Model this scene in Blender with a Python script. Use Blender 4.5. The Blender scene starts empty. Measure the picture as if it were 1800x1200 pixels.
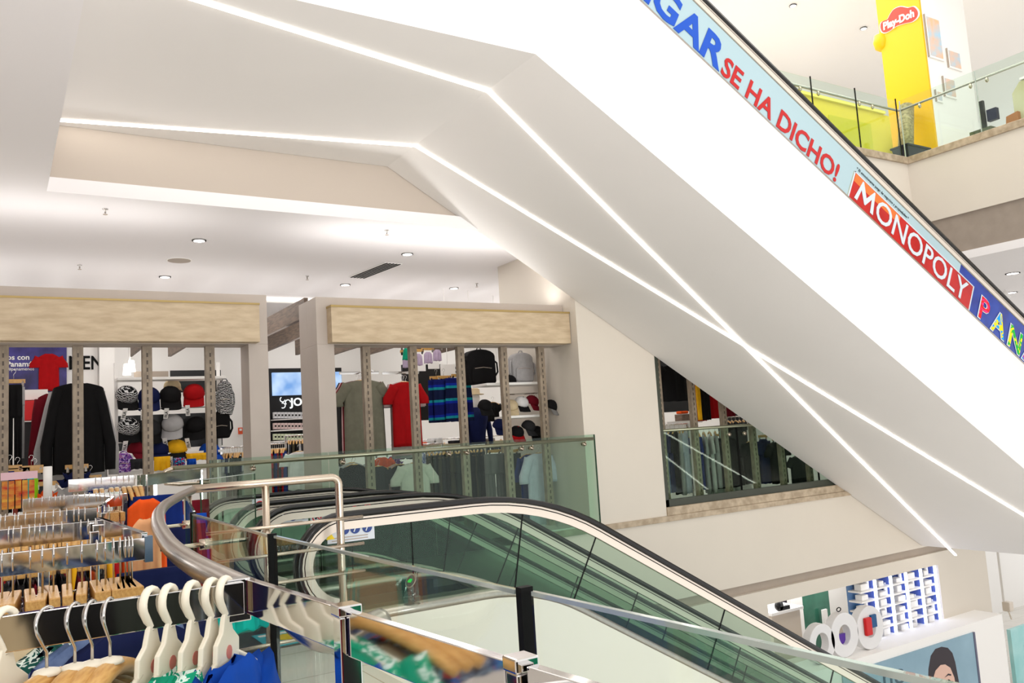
import bpy, bmesh, math, random
from mathutils import Vector, Matrix
random.seed(7)
S = bpy.context.scene
COL = S.collection
# ---------------------------------------------------------------- camera
FPX = 1462.0
YAW, PIT, ROL = math.radians(32.1), math.radians(6.25), math.radians(-3.53)
CAM = Vector((0, 0, 1.3))
FW = Vector((math.sin(YAW)*math.cos(PIT), math.cos(YAW)*math.cos(PIT), math.sin(PIT)))
R0 = Vector((math.cos(YAW), -math.sin(YAW), 0)); U0 = R0.cross(FW)
RT = R0*math.cos(ROL) + U0*math.sin(ROL); UP = -R0*math.sin(ROL) + U0*math.cos(ROL)
cd = bpy.data.cameras.new('camera'); cam = bpy.data.objects.new('camera', cd); COL.objects.link(cam)
cd.sensor_width = 36; cd.lens = FPX/1800*36; cd.clip_start = 0.02; cd.clip_end = 200
m = Matrix((RT, UP, -FW)).transposed().to_4x4(); m.translation = CAM; cam.matrix_world = m
S.camera = cam
# ---------------------------------------------------------------- light and exposure
vs = S.view_settings; vs.view_transform = 'Standard'; vs.look = 'None'; vs.gamma = 1; vs.use_curve_mapping = False
vs.exposure = 0.15
w = bpy.data.worlds.new('world'); S.world = w; w.use_nodes = True
bg = w.node_tree.nodes['Background']; bg.inputs[0].default_value = (1, .995, .985, 1); bg.inputs[1].default_value = 1.05

def lamp(kind, loc, energy, size=.1, rot=(0, 0, 0), col=(1, .985, .97), sy=None, name='ceiling_lamp_light'):
    d = bpy.data.lights.new(name, kind); d.energy = energy; d.color = col
    if kind == 'AREA':
        d.size = size
        if sy: d.shape = 'RECTANGLE'; d.size_y = sy
    else: d.shadow_soft_size = size
    o = bpy.data.objects.new(name, d); COL.objects.link(o); o.location = loc; o.rotation_euler = rot
    return o
# the shop's own ceiling lighting, then added fill over the frames and in the atrium
for x in (-1.5, 2.2, 5.6, 9.0, 12.4):
    lamp('AREA', (x, 12.6, 3.9), 34, 1.6, sy=3.6)
    lamp('AREA', (x, 16.2, 3.9), 26, 1.6, sy=2.2)
for x, y, e, wd, ht in ((-1.6, 9.7, 26, 7, .25), (5.0, 9.7, 20, 3.4, .25), (1.5, 13.6, 46, 8, 2.5), (7.5, 13.6, 46, 6, 2.5)):
    lamp('AREA', (x, y, 3.08), e, wd, rot=(math.pi, 0, 0), sy=ht, name='added_uplight')  # added upward lamps without fittings, brighten the shop ceiling
lamp('AREA', (2.6, 3.5, 10.8), 110, 5, sy=6, name='added_atrium_fill')  # this and the next two: added overhead fill, no roof opening there
lamp('AREA', (13, 6.0, 11.0), 250, 6, sy=5, name='added_atrium_fill')
lamp('AREA', (15, 12, 11.0), 330, 8, sy=4, name='added_atrium_fill')
lamp('AREA', (12.5, 12, -1.6), 160, 5, sy=3, name='lower_shop_light')
lamp('AREA', (9, 4, -3.0), 50, 8, rot=(math.pi, 0, 0), sy=6, name='added_void_uplight')  # added lamp facing up through the void to light the soffits
lamp('AREA', (1.8, -4.6, .9), 860, 5, rot=(math.radians(140), 0, math.radians(-15)), sy=2.6, name='added_soffit_fill')  # added unseen uplight behind the camera, lifts soffits and near ceiling

# ---------------------------------------------------------------- helpers
def at(px, py, X=None, Y=None, Z=None):
    d = RT*(px-900) - UP*(py-600) + FW*FPX
    if X is not None: t = (X-CAM.x)/d.x
    elif Y is not None: t = (Y-CAM.y)/d.y
    else: t = (Z-CAM.z)/d.z
    return CAM + d*t
def lin(c):
    return tuple(((v/255)/12.92 if v/255 <= .04045 else ((v/255+.055)/1.055)**2.4) for v in c)

class MB:
    def __init__(s): s.v = []; s.f = []; s.m = []; s.k = 0
    def add(s, vs_, fs):
        b = len(s.v); s.v += [tuple(p) for p in vs_]
        for f in fs: s.f.append([b+i for i in f]); s.m.append(s.k)
        return s
    def box(s, x0, y0, z0, x1, y1, z1):
        x0, x1 = min(x0, x1), max(x0, x1); y0, y1 = min(y0, y1), max(y0, y1); z0, z1 = min(z0, z1), max(z0, z1)
        return s.add([(x0,y0,z0),(x1,y0,z0),(x1,y1,z0),(x0,y1,z0),(x0,y0,z1),(x1,y0,z1),(x1,y1,z1),(x0,y1,z1)],
              [(0,3,2,1),(4,5,6,7),(0,1,5,4),(1,2,6,5),(2,3,7,6),(3,0,4,7)])
    def bar(s, a, b, wd, ht, up=(0, 0, 1)):
        a = Vector(a); b = Vector(b); d = (b-a).normalized(); up = Vector(up)
        sd = d.cross(up)
        if sd.length < 1e-4: sd = Vector((1, 0, 0))
        sd.normalize(); u = sd.cross(d).normalized()
        q = [(-1,-1),(1,-1),(1,1),(-1,1)]
        return s.add([p+sd*(i*wd/2)+u*(j*ht/2) for p in (a, b) for i, j in q],
              [(0,1,2,3),(7,6,5,4),(0,4,5,1),(1,5,6,2),(2,6,7,3),(3,7,4,0)])
    def prism(s, poly, ext):
        n = len(poly); e = Vector(ext)
        s.add(list(poly)+[Vector(p)+e for p in poly], [list(range(n)), list(range(2*n-1, n-1, -1))]+[(i, i+n, (i+1) % n+n, (i+1) % n) for i in range(n)])
        return s
    def tube(s, path, r, n=8, ry=None, up=(0, 1, 0), caps=True):
        P_ = [Vector(p) for p in path]; k = len(P_); vs_ = []; up = Vector(up)
        for i, p in enumerate(P_):
            d = (P_[min(i+1, k-1)]-P_[max(i-1, 0)]).normalized()
            a = d.cross(up)
            if a.length < 1e-3: a = d.cross(Vector((1, .01, 0)))
            a.normalize(); b = a.cross(d)
            rr = r[i] if isinstance(r, (list, tuple)) else r
            r2 = (ry[i] if isinstance(ry, (list, tuple)) else ry) if ry else rr
            for j in range(n):
                t = 2*math.pi*j/n; vs_.append(p+a*(math.cos(t)*rr)+b*(math.sin(t)*r2))
        fs = [(i*n+j, i*n+(j+1) % n, (i+1)*n+(j+1) % n, (i+1)*n+j) for i in range(k-1) for j in range(n)]
        if caps: fs += [list(range(n-1, -1, -1)), list(range((k-1)*n, k*n))]
        return s.add(vs_, fs)
    def lathe(s, c, prof, n=20, axis='z'):
        vs_ = []
        for r, h in prof:
            for j in range(n):
                t = 2*math.pi*j/n; a, b = r*math.cos(t), r*math.sin(t)
                vs_.append({'z': (c[0]+a, c[1]+b, c[2]+h), 'y': (c[0]+a, c[1]+h, c[2]+b), 'x': (c[0]+h, c[1]+a, c[2]+b)}[axis])
        k = len(prof)
        fs = [(i*n+j, i*n+(j+1) % n, (i+1)*n+(j+1) % n, (i+1)*n+j) for i in range(k-1) for j in range(n)]
        fs += [list(range(n-1, -1, -1)), list(range((k-1)*n, k*n))]
        return s.add(vs_, fs)
    def sweep(s, path, n0, n1, y0, y1):
        """rectangular section swept along a path in the XZ plane; n0..n1 offsets along the outward normal"""
        N = norms(path); vs_ = []
        for (x, z), (nx, nz) in zip(path, N):
            for o, y in ((n0, y0), (n1, y0), (n1, y1), (n0, y1)): vs_.append((x+nx*o, y, z+nz*o))
        k = len(path)
        fs = [(i*4+j, i*4+(j+1) % 4, (i+1)*4+(j+1) % 4, (i+1)*4+j) for i in range(k-1) for j in range(4)]
        return s.add(vs_, fs+[(3, 2, 1, 0), ((k-1)*4, (k-1)*4+1, (k-1)*4+2, (k-1)*4+3)])
    def build(s, name, mats, parent=None, smooth=False, bevel=0, loc=None, wn=True):
        me = bpy.data.meshes.new(name)
        o = bpy.data.objects.new(name, me); COL.objects.link(o)
        off = Vector((0, 0, 0))
        if parent is not None and parent.get('_org') is not None: off = Vector(parent['_org'])
        if loc is not None: o.location = Vector(loc)-off; off = Vector(loc)
        me.from_pydata([Vector(p)-off for p in s.v], [], s.f)
        if not isinstance(mats, (list, tuple)): mats = [mats]
        for mt in mats: me.materials.append(mt)
        for p, k in zip(me.polygons, s.m): p.material_index = min(k, len(mats)-1)
        bm = bmesh.new(); bm.from_mesh(me); bmesh.ops.recalc_face_normals(bm, faces=bm.faces[:]); bm.to_mesh(me); bm.free()
        if smooth:
            for p in me.polygons: p.use_smooth = True
            if smooth == 2:
                md = o.modifiers.new('wn', 'WEIGHTED_NORMAL') if False else None
        if parent is not None: o.parent = parent
        if parent is not None and parent.get('_org') is not None: o['_org'] = tuple(off)
        if bevel:
            b = o.modifiers.new('bevel', 'BEVEL'); b.width = bevel; b.segments = 2; b.limit_method = 'ANGLE'
        me.update()
        return o
def norms(path):
    k = len(path); out = []
    for i in range(k):
        a = path[max(i-1, 0)]; b = path[min(i+1, k-1)]
        d = Vector((b[0]-a[0], b[1]-a[1])).normalized(); out.append((-d.y, d.x))
    return out
def thing(name, label, cat, loc=(0, 0, 0), group=None):
    o = bpy.data.objects.new(name, None); COL.objects.link(o); o.location = loc; o.empty_display_size = .1
    o['label'] = label; o['category'] = cat; o['_org'] = tuple(loc)
    if group: o['group'] = group
    return o
def tag(o, label, cat, group=None):
    o['label'] = label; o['category'] = cat
    if group: o['group'] = group
    return o
def struct(o): o['kind'] = 'structure'; return o
def dup(o, parent=None):
    c = o.copy(); COL.objects.link(c)
    if parent is not None: c.parent = parent
    for ch in list(o.children): dup(ch, c)
    return c
def place(o, loc, rz=0, sc=None):
    o.location = loc; o.rotation_euler = (0, 0, rz); o['_org'] = tuple(loc)
    if sc: o.scale = (sc, sc, sc)
    return o
ORD = ['first','second','third','fourth','fifth','sixth','seventh','eighth','ninth','tenth','eleventh','twelfth','thirteenth','fourteenth','fifteenth','sixteenth','seventeenth','eighteenth','nineteenth','twentieth','twenty-first','twenty-second','twenty-third','twenty-fourth','twenty-fifth']
def nth(i, n):
    if n == 1: return 'only one'
    if i == 0: return 'leftmost'
    if i == n-1: return 'rightmost'
    if i < n/2: return ORD[i]+' from left'
    return ORD[n-1-i]+' from right'

# ---------------------------------------------------------------- materials
def mat(name, c, rough=.6, metal=0., var=0., scale=6., bump=0., spec=.4, emit=None, es=1., stretch=None, c2=None, alpha=None):
    mt = bpy.data.materials.new(name); mt.use_nodes = True; nt = mt.node_tree; b = nt.nodes['Principled BSDF']
    c = lin(c); b.inputs['Base Color'].default_value = (*c, 1); b.inputs['Roughness'].default_value = rough
    b.inputs['Metallic'].default_value = metal; b.inputs['Specular IOR Level'].default_value = spec
    if emit: b.inputs['Emission Color'].default_value = (*lin(emit), 1); b.inputs['Emission Strength'].default_value = es
    if var or bump or c2:
        tc = nt.nodes.new('ShaderNodeTexCoord'); mp = nt.nodes.new('ShaderNodeMapping'); nz = nt.nodes.new('ShaderNodeTexNoise')
        nt.links.new(tc.outputs['Object'], mp.inputs[0]); nt.links.new(mp.outputs[0], nz.inputs[0])
        nz.inputs['Scale'].default_value = scale; nz.inputs['Detail'].default_value = 5
        if stretch: mp.inputs['Scale'].default_value = stretch
        if var or c2:
            rp = nt.nodes.new('ShaderNodeValToRGB'); nt.links.new(nz.outputs[0], rp.inputs[0])
            d = lin(c2) if c2 else tuple(v*(1-var) for v in c)
            rp.color_ramp.elements[0].color = (*d, 1); rp.color_ramp.elements[1].color = (*c, 1)
            rp.color_ramp.elements[0].position = .35; rp.color_ramp.elements[1].position = .65
            nt.links.new(rp.outputs[0], b.inputs['Base Color'])
        if bump:
            bp = nt.nodes.new('ShaderNodeBump'); bp.inputs['Strength'].default_value = bump; bp.inputs['Distance'].default_value = .01
            nt.links.new(nz.outputs[0], bp.inputs['Height']); nt.links.new(bp.outputs[0], b.inputs['Normal'])
    return mt
def emis(name, c, s):
    mt = bpy.data.materials.new(name); mt.use_nodes = True; nt = mt.node_tree; nt.nodes.clear()
    e = nt.nodes.new('ShaderNodeEmission'); o = nt.nodes.new('ShaderNodeOutputMaterial'); e.inputs[0].default_value = (*lin(c), 1); e.inputs[1].default_value = s
    nt.links.new(e.outputs[0], o.inputs[0]); return mt
def glassm(name, tint, refl=1.0, rough=.0):
    mt = bpy.data.materials.new(name); mt.use_nodes = True; nt = mt.node_tree; nt.nodes.clear()
    t = nt.nodes.new('ShaderNodeBsdfTransparent'); g = nt.nodes.new('ShaderNodeBsdfGlossy'); mx = nt.nodes.new('ShaderNodeMixShader')
    o = nt.nodes.new('ShaderNodeOutputMaterial'); fr = nt.nodes.new('ShaderNodeLayerWeight'); pw = nt.nodes.new('ShaderNodeMath'); pw.operation = 'POWER'; pw.inputs[1].default_value = 4.5; mu = nt.nodes.new('ShaderNodeMath'); mu.operation = 'MULTIPLY_ADD'
    t.inputs[0].default_value = (*tint, 1); g.inputs['Roughness'].default_value = rough; g.inputs[0].default_value = (.9, .95, .92, 1)
    mu.inputs[1].default_value = .8*refl; mu.inputs[2].default_value = .03*refl
    nt.links.new(fr.outputs[1], pw.inputs[0]); nt.links.new(pw.outputs[0], mu.inputs[0]); nt.links.new(mu.outputs[0], mx.inputs[0])
    nt.links.new(t.outputs[0], mx.inputs[1]); nt.links.new(g.outputs[0], mx.inputs[2]); nt.links.new(mx.outputs[0], o.inputs[0])
    return mt
def pattern(name, cols, scale=60, kind='voronoi', rough=.8, stretch=None):
    mt = bpy.data.materials.new(name); mt.use_nodes = True; nt = mt.node_tree; b = nt.nodes['Principled BSDF']; b.inputs['Roughness'].default_value = rough
    b.inputs['Specular IOR Level'].default_value = .15
    tc = nt.nodes.new('ShaderNodeTexCoord'); mp = nt.nodes.new('ShaderNodeMapping'); nt.links.new(tc.outputs['Object'], mp.inputs[0])
    if stretch: mp.inputs['Scale'].default_value = stretch
    rp = nt.nodes.new('ShaderNodeValToRGB'); rp.color_ramp.interpolation = 'CONSTANT'
    if kind == 'voronoi':
        t = nt.nodes.new('ShaderNodeTexVoronoi'); t.inputs['Scale'].default_value = scale
        sp = nt.nodes.new('ShaderNodeSeparateColor'); nt.links.new(t.outputs['Color'], sp.inputs[0]); src = sp.outputs[0]
    elif kind == 'wave':
        t = nt.nodes.new('ShaderNodeTexWave'); t.inputs['Scale'].default_value = scale; t.bands_direction = 'Z'; t.inputs['Distortion'].default_value = .3; src = t.outputs['Fac']
    elif kind == 'zig':
        t = nt.nodes.new('ShaderNodeTexWave'); t.inputs['Scale'].default_value = scale; t.bands_direction = 'Z'; t.inputs['Distortion'].default_value = 6; t.inputs['Detail Scale'].default_value = 2; src = t.outputs['Fac']
    else:
        t = nt.nodes.new('ShaderNodeTexNoise'); t.inputs['Scale'].default_value = scale; t.inputs['Distortion'].default_value = 1.5; src = t.outputs[0]
    nt.links.new(mp.outputs[0], t.inputs[0]); nt.links.new(src, rp.inputs[0])
    n = len(cols); el = rp.color_ramp.elements
    lo, hi = (0, 1) if kind != 'noise' else (.3, .7)
    while len(el) < n: el.new(.5)
    for i, c in enumerate(cols): el[i].position = lo+(hi-lo)*i/n if i else 0; el[i].color = (*lin(c), 1)
    nt.links.new(rp.outputs[0], b.inputs['Base Color']); return mt
def tiles(name, c, grout, size=.6, rough=.15):
    mt = bpy.data.materials.new(name); mt.use_nodes = True; nt = mt.node_tree; b = nt.nodes['Principled BSDF']; b.inputs['Roughness'].default_value = rough
    tc = nt.nodes.new('ShaderNodeTexCoord'); br = nt.nodes.new('ShaderNodeTexBrick'); nt.links.new(tc.outputs['Object'], br.inputs[0])
    br.offset = 0; br.inputs['Scale'].default_value = 1/size; br.inputs['Brick Width'].default_value = 1; br.inputs['Row Height'].default_value = 1
    br.inputs['Mortar Size'].default_value = .006
    br.inputs['Color1'].default_value = (*lin(c), 1); br.inputs['Color2'].default_value = (*lin(tuple(v*.97 for v in c)), 1); br.inputs['Mortar'].default_value = (*lin(grout), 1)
    nt.links.new(br.outputs[0], b.inputs['Base Color']); return mt

M = {}
M['plaster'] = mat('white_plaster', (216, 207, 194), .75, var=.03, scale=.8)
M['soffit'] = mat('soffit_plaster', (240, 236, 232), .8, var=.03, scale=.6)
M['ceiling'] = mat('ceiling_paint', (240, 236, 236), .8)
M['white'] = mat('white_paint', (245, 242, 238), .6)
M['taupe'] = mat('taupe_paint', (170, 156, 142), .6, var=.06, scale=3)
M['grey_frame'] = mat('grey_frame', (188, 176, 166), .55, var=.05, scale=3)
M['band'] = mat('shaded_band', (190, 178, 166), .8)  # recess shade put into the colour; same paint as the walls
M['reveal'] = mat('reveal_paint', (158, 145, 133), .8, var=.1, scale=5)
M['wood'] = mat('pale_laminate', (204, 184, 154), .5, c2=(184, 162, 132), scale=4, stretch=(1, 1, 4), bump=.03)
M['darkwood'] = mat('brown_laminate', (120, 100, 84), .5, c2=(88, 72, 60), scale=5, stretch=(8, 1, 8))
M['hangerwood'] = mat('hanger_wood', (214, 168, 98), .35, c2=(192, 142, 76), scale=30, stretch=(1, 6, 6))
M['floor'] = tiles('floor_tiles', (226, 222, 214), (170, 162, 150), .6)
M['stone'] = mat('beige_stone', (190, 172, 148), .35, c2=(160, 142, 118), scale=9, var=.1)
M['steel'] = mat('brushed_steel', (186, 178, 170), .28, 1.0, var=.1, scale=40, stretch=(1, 1, 1))
M['steelwarm'] = mat('warm_brushed_steel', (205, 190, 172), .25, 1.0)
M['chrome'] = mat('chrome', (225, 222, 220), .06, 1.0)
M['wire'] = mat('hook_steel', (205, 202, 200), .15, 1.0)
M['darksteel'] = mat('dark_ribbed_steel', (92, 88, 80), .35, .8, var=.3, scale=80, stretch=(1, 12, 1))
M['black'] = mat('black_rubber', (16, 14, 14), .25, spec=.5)
M['gasket'] = mat('black_gasket', (5, 6, 6), .6, spec=.15)
M['cream'] = mat('cream_cladding', (222, 214, 202), .5, var=.02, scale=1)
M['guide'] = mat('cream_guide', (226, 214, 200), .35, .25)
M['glass'] = glassm('green_glass', (.90, .955, .925), 1.0)
M['glassdark'] = glassm('deep_green_glass', (.80, .90, .84), .7)
M['acrylic'] = glassm('clear_acrylic', (.95, .97, .96), 1.6)
M['led'] = emis('led_strip_glow', (255, 250, 240), 9)
M['lampglow'] = emis('downlight_glow', (255, 248, 238), 9)
M['plastic'] = mat('ivory_plastic', (236, 228, 208), .3, spec=.5)
M['green_edge'] = mat('green_glass_edge', (20, 60, 35), .2)
def fab(n, c, v=.12): M[n] = mat(n+'_fabric', c, .85, var=v, scale=14, bump=.25, spec=.15); return M[n]
for n, c in dict(f_black=(20,19,20), f_char=(44,44,46), f_olive=(118,116,100), f_red=(168,12,18), f_maroon=(110,14,30), f_pink=(205,170,170), f_white=(228,226,224),
      f_lgrey=(176,174,174), f_grey=(120,118,116), f_navy=(20,28,70), f_blue=(10,70,170), f_teal=(18,150,115), f_orange=(240,90,30), f_peach=(245,180,130),
      f_yellow=(240,180,30), f_lblue=(196,196,212), f_lilac=(190,170,195), f_beige=(206,186,150), f_mint=(206,206,194), f_dkblue=(14,40,110), f_khaki=(70,64,48), f_dgreen=(48,54,48), f_purple=(100,50,130)).items(): fab(n, c)
M['p_teal'] = pattern('teal_print_fabric', [(20,160,120),(20,160,120),(220,240,230),(24,150,116)], 34, 'noise')
M['p_navy'] = pattern('navy_leaf_print_fabric', [(14,20,46),(14,20,46),(150,170,190),(20,60,110),(14,20,46)], 40, 'noise')
M['p_floral'] = pattern('floral_print_fabric', [(14,22,60),(30,110,190),(200,30,60),(14,30,80),(90,190,220)], 90, 'voronoi')
M['p_leafgreen'] = pattern('green_leaf_print_fabric', [(24,60,60),(24,80,70),(215,225,215),(24,60,60)], 38, 'noise')
M['p_stripe'] = pattern('blue_teal_stripe_fabric', [(12,20,90),(12,40,150),(20,140,150),(14,24,60)], 0.7, 'wave')
M['p_zig'] = pattern('zigzag_fabric', [(15,15,16),(15,15,16),(210,210,210)], 16, 'zig')
M['p_camo'] = pattern('purple_print_fabric', [(120,70,160),(200,180,220),(70,40,120),(170,110,170)], 60, 'voronoi')
M['p_plaid'] = pattern('pale_check_fabric', [(170,180,215),(230,230,240),(120,130,190)], 60, 'voronoi')
M['p_denim'] = mat('denim_fabric', (110, 130, 170), .85, c2=(70, 90, 130), scale=25)
M['f_neon'] = fab('f_neon', (170, 230, 40)); M['f_cyan'] = fab('f_cyan', (30, 200, 190))
def text(name, body, mt, org, ex, ez, size, parent=None, extrude=.002, bold=0., align='LEFT', sx=1.0):
    """lettering as a mesh: org baseline start, ex reading direction, ez up direction"""
    cu = bpy.data.curves.new(name, 'FONT'); cu.body = body; cu.size = size; cu.extrude = extrude; cu.offset = bold*size; cu.align_x = align
    cu.resolution_u = 3
    t = bpy.data.objects.new(name, cu); COL.objects.link(t)
    bpy.context.view_layer.update()
    me = bpy.data.meshes.new_from_object(t.evaluated_get(bpy.context.evaluated_depsgraph_get()))
    bpy.data.objects.remove(t); bpy.data.curves.remove(cu)
    ex = Vector(ex).normalized(); ez = Vector(ez).normalized(); ny = ex.cross(ez)
    off = Vector((0, 0, 0))
    if parent is not None and parent.get('_org') is not None: off = Vector(parent['_org'])
    mtx = Matrix((ex*sx, ez, ny)).transposed().to_4x4(); mtx.translation = Vector(org)-off
    me.transform(mtx); me.materials.clear(); me.materials.append(mt); me.name = name
    o = bpy.data.objects.new(name, me); COL.objects.link(o)
    if parent is not None: o.parent = parent
    return o

COLN = dict(f_lgrey='light grey', f_char='charcoal', f_dgreen='dark green', f_dkblue='dark blue', f_lblue='pale blue', f_neon='neon yellow', f_cyan='turquoise', p_denim='denim blue', p_plaid='pale checked', f_maroon='dark red', f_khaki='khaki')
def cname_(m): return COLN.get(m, m[2:])
# ================================================================ THE BUILDING
WY = 9.2           # the wall / void edge plane facing the atrium
# floors
m_ = MB(); m_.box(-6, -3, -.3, .66, WY, 0); m_.box(.66, -3, -.3, 1.88, WY, 0); m_.box(1.88, 9.0, -.3, 1.9, WY, 0)
m_.box(-6, WY+.02, -.3, 22, 18.2, 0)
struct(m_.build('floor', M['floor']))
struct(MB().box(-6, -3, -6.4, 34, 24, -6.1).build('floor_lower', M['floor']))
m_ = MB(); m_.box(.45, WY+.06, 4.12, 30, 18, 6.08); m_.box(15.17, -2, 4.12, 30, WY+.06, 6.08)
struct(m_.build('floor_upper', M['white']))
# ceiling of our level with its opening over the escalators
m_ = MB(); m_.box(-6, -3, 3.95, .43, WY-.05, 4.66); m_.box(-6, WY-.05, 3.95, 30, 18.2, 4.10); m_.box(15.10, -2, 3.95, 30, WY-.05, 4.10)
struct(m_.build('ceiling', M['ceiling']))
m_ = MB(); m_.box(-6, -3, 11.6, 32, 18, 11.75)
struct(m_.build('ceiling_upper', M['white']))
# a raised light trough across the shop ceiling
struct(MB().box(-6, 14.6, 3.86, 14, 14.66, 3.95).build('trim_1', M['white']))
struct(MB().box(-6, 14.58, 3.90, 14, 14.60, 3.93).build('trim_2', emis('cove_light_glow', (255, 248, 240), 3)))
# vertical band between the ceiling and the escalator soffit, and the wall above it
m_ = MB(); m_.box(.43, WY, 4.10, 15.16, WY+.06, 4.68); struct(m_.build('trim_3', M['band']))
m_ = MB(); m_.box(15.16, -2, 4.10, 15.22, WY, 4.80); m_.box(12, WY-.003, 4.68, 15.16, WY+.05, 4.80); struct(m_.build('trim_4', M['reveal']))
m_ = MB(); m_.box(-6, WY-.01, 4.80, 15.16, WY+.05, 6.02); m_.box(15.12, -2, 4.80, 15.22, WY, 6.02); struct(m_.build('wall_upper_edge', M['plaster']))
m_ = MB(); m_.box(-6, WY-.05, 6.02, 15.16, WY+.25, 6.16); m_.box(15.08, -2, 6.02, 15.36, WY-.05, 6.16); struct(m_.build('trim_5', M['stone'], bevel=.01))
# white pier and spandrel
m_ = MB(); m_.box(6.84, WY, -.02, 8.21, 11.2, 3.95); m_.box(8.21, WY, 2.6, 15.16, WY+.35, 3.95); m_.box(14.2, WY, -.02, 15.16, WY+.35, 2.6)
struct(m_.build('wall_right', M['plaster']))
m_ = MB(); m_.box(1.88, WY, -1.2, 16.2, WY+.35, -.10)
struct(m_.build('wall_spandrel', M['plaster']))
struct(MB().box(1.88, WY-.035, -.10, 16.2, WY+.12, -.02).build('trim_6', M['stone'], bevel=.006))
struct(MB().box(8.21, WY-.02, -.02, 14.2, WY+.3, .10).build('trim_7', M['stone'], bevel=.006))
struct(MB().box(1.88, WY+.07, -1.34, 16.2, WY+.3, -1.2).build('trim_8', M['taupe']))
# lower level facade
m_ = MB(); m_.box(1.88, WY, -1.56, 16.2, WY+.3, -1.34); m_.box(14.62, WY, -6.1, 16.2, WY+.3, -1.56); m_.box(1.88, WY, -6.1, 10.1, WY+.3, -1.56); m_.box(10.1, WY, -6.1, 14.62, WY+.3, -2.56)
m_.box(19.35, WY+2.4, -6.1, 19.5, 15, -1.5)
struct(m_.build('wall_lower', M['plaster']))
m_ = MB(); m_.box(10.2, 8.7, -6.1, 15.62, WY, -2.52); struct(m_.build('wall_lower_plinth', M['white']))
struct(MB().box(1.9, 17.0, -6.1, 34, 17.2, -.3).build('wall_lower_back', M['white']))
# shop shell
struct(MB().box(-6, 18.0, 0, 14, 18.2, 3.95).build('wall_shop_back', M['white']))
struct(MB().box(13.9, WY+.35, 0, 14.1, 18, 3.95).build('wall_shop_right', M['white']))
struct(MB().box(-6.1, -3, 0, -6, 18, 3.95).build('wall_left', M['white']))
# shop-level rear wall on the upper storey
struct(MB().box(-6, 15.8, 6.1, 32, 16, 11.6).build('wall_upper_back', M['white']))

# ---- window behind the escalator, right of the pier
fr = MB(); fr.box(8.21, WY+.02, .10, 8.29, WY+.10, 2.6); fr.box(14.12, WY+.02, .10, 14.2, WY+.10, 2.6); fr.box(8.21, WY+.02, .10, 14.2, WY+.10, .20)
wf = struct(fr.build('window_1', mat('dark_green_frame', (58, 62, 52), .4)))
# ---- shop fronts
def slotted_post(px, py, ztop=2.48, Y=9.72, label=''):
    x = at(px, py, Y=Y).x
    t = thing('display_post', label, 'post', (x, Y, 0), 'slotted display posts of the shop front')
    MB().box(x-.05, Y-.03, 0, x+.05, Y+.05, ztop).build('upright', M['postwood'], t, bevel=.004)
    MB().box(x-.008, Y-.034, .05, x+.008, Y-.030, ztop-.05).build('slot_strip', M['slots'], t)
    return t
M['slots'] = mat('slotted_strip', (158, 142, 122), .5)
_nt = M['slots'].node_tree; _tc = _nt.nodes.new('ShaderNodeTexCoord'); _sp = _nt.nodes.new('ShaderNodeSeparateXYZ')
_nt.links.new(_tc.outputs['Object'], _sp.inputs[0])
_a = _nt.nodes.new('ShaderNodeMath'); _a.operation = 'MULTIPLY'; _a.inputs[1].default_value = 1/.08; _nt.links.new(_sp.outputs[2], _a.inputs[0])
_b = _nt.nodes.new('ShaderNodeMath'); _b.operation = 'FRACT'; _nt.links.new(_a.outputs[0], _b.inputs[0])
_c = _nt.nodes.new('ShaderNodeMath'); _c.operation = 'GREATER_THAN'; _c.inputs[1].default_value = .45; _nt.links.new(_b.outputs[0], _c.inputs[0])
_r = _nt.nodes.new('ShaderNodeMix'); _r.data_type = 'RGBA'; _r.inputs[6].default_value = (*lin((150, 134, 114)), 1); _r.inputs[7].default_value = (*lin((84, 72, 60)), 1)
_nt.links.new(_c.outputs[0], _r.inputs[0]); _nt.links.new(_r.outputs[2], _nt.nodes['Principled BSDF'].inputs['Base Color'])
M['postwood'] = mat('post_laminate', (158, 142, 122), .5, c2=(128, 114, 98), scale=16, stretch=(1, 1, .5), bump=.05)
LP = [5, 137, 259, 370]; RP = [646, 729, 813, 889, 955]; WP = [1163, 1222, 1276, 1327, 1377, 1427]
for i, p in enumerate(LP): slotted_post(p, 700, label='taupe slotted post under the left wooden fascia, '+nth(i, 4))
for i, p in enumerate(RP): slotted_post(p, 700, label='taupe slotted post under the right wooden fascia, '+nth(i, 5))
for i, (p, y) in enumerate(zip(WP, (750, 760, 780, 800, 830, 860))): slotted_post(p, y, label='dark slotted post behind the triangular window, '+nth(i, 6), ztop=2.9, Y=9.8)

def front(name, label, x0, x1, side):
    t = thing(name, label, 'shop front frame', ((x0+x1)/2, 9.6, 0))
    b = MB(); b.box(x0, 9.50, 2.48, x1, 9.86, 3.05)
    b.build('beam', M['grey_frame'], t, bevel=.004)
    return t
t = front('shop_front_frame', 'grey shop front frame carrying the left wooden fascia', -6, 2.66, 'l')
MB().box(2.44, 9.50, 0, 2.66, 9.86, 2.48).build('pillar', M['grey_frame'], t, bevel=.004)
s_ = MB().box(-6, 9.34, 2.485, 2.53, 9.5, 2.91).build('wooden_fascia', M['wood'], t, bevel=.003)
MB().box(-6, 9.33, 2.905, 2.535, 9.5, 2.925).build('fascia_edge', mat('brass_edge', (170, 145, 90), .4, .3), s_)
t = front('shop_front_frame', 'grey shop front frame with wide pillar carrying the right wooden fascia', 3.24, 6.835, 'r')
MB().box(3.24, 9.50, 0, 3.45, 10.15, 2.48).build('pillar', M['grey_frame'], t, bevel=.004)
MB().box(3.24, 9.86, 2.48, 3.45, 10.15, 3.05).build('beam_end', M['grey_frame'], t, bevel=.004)
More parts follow.
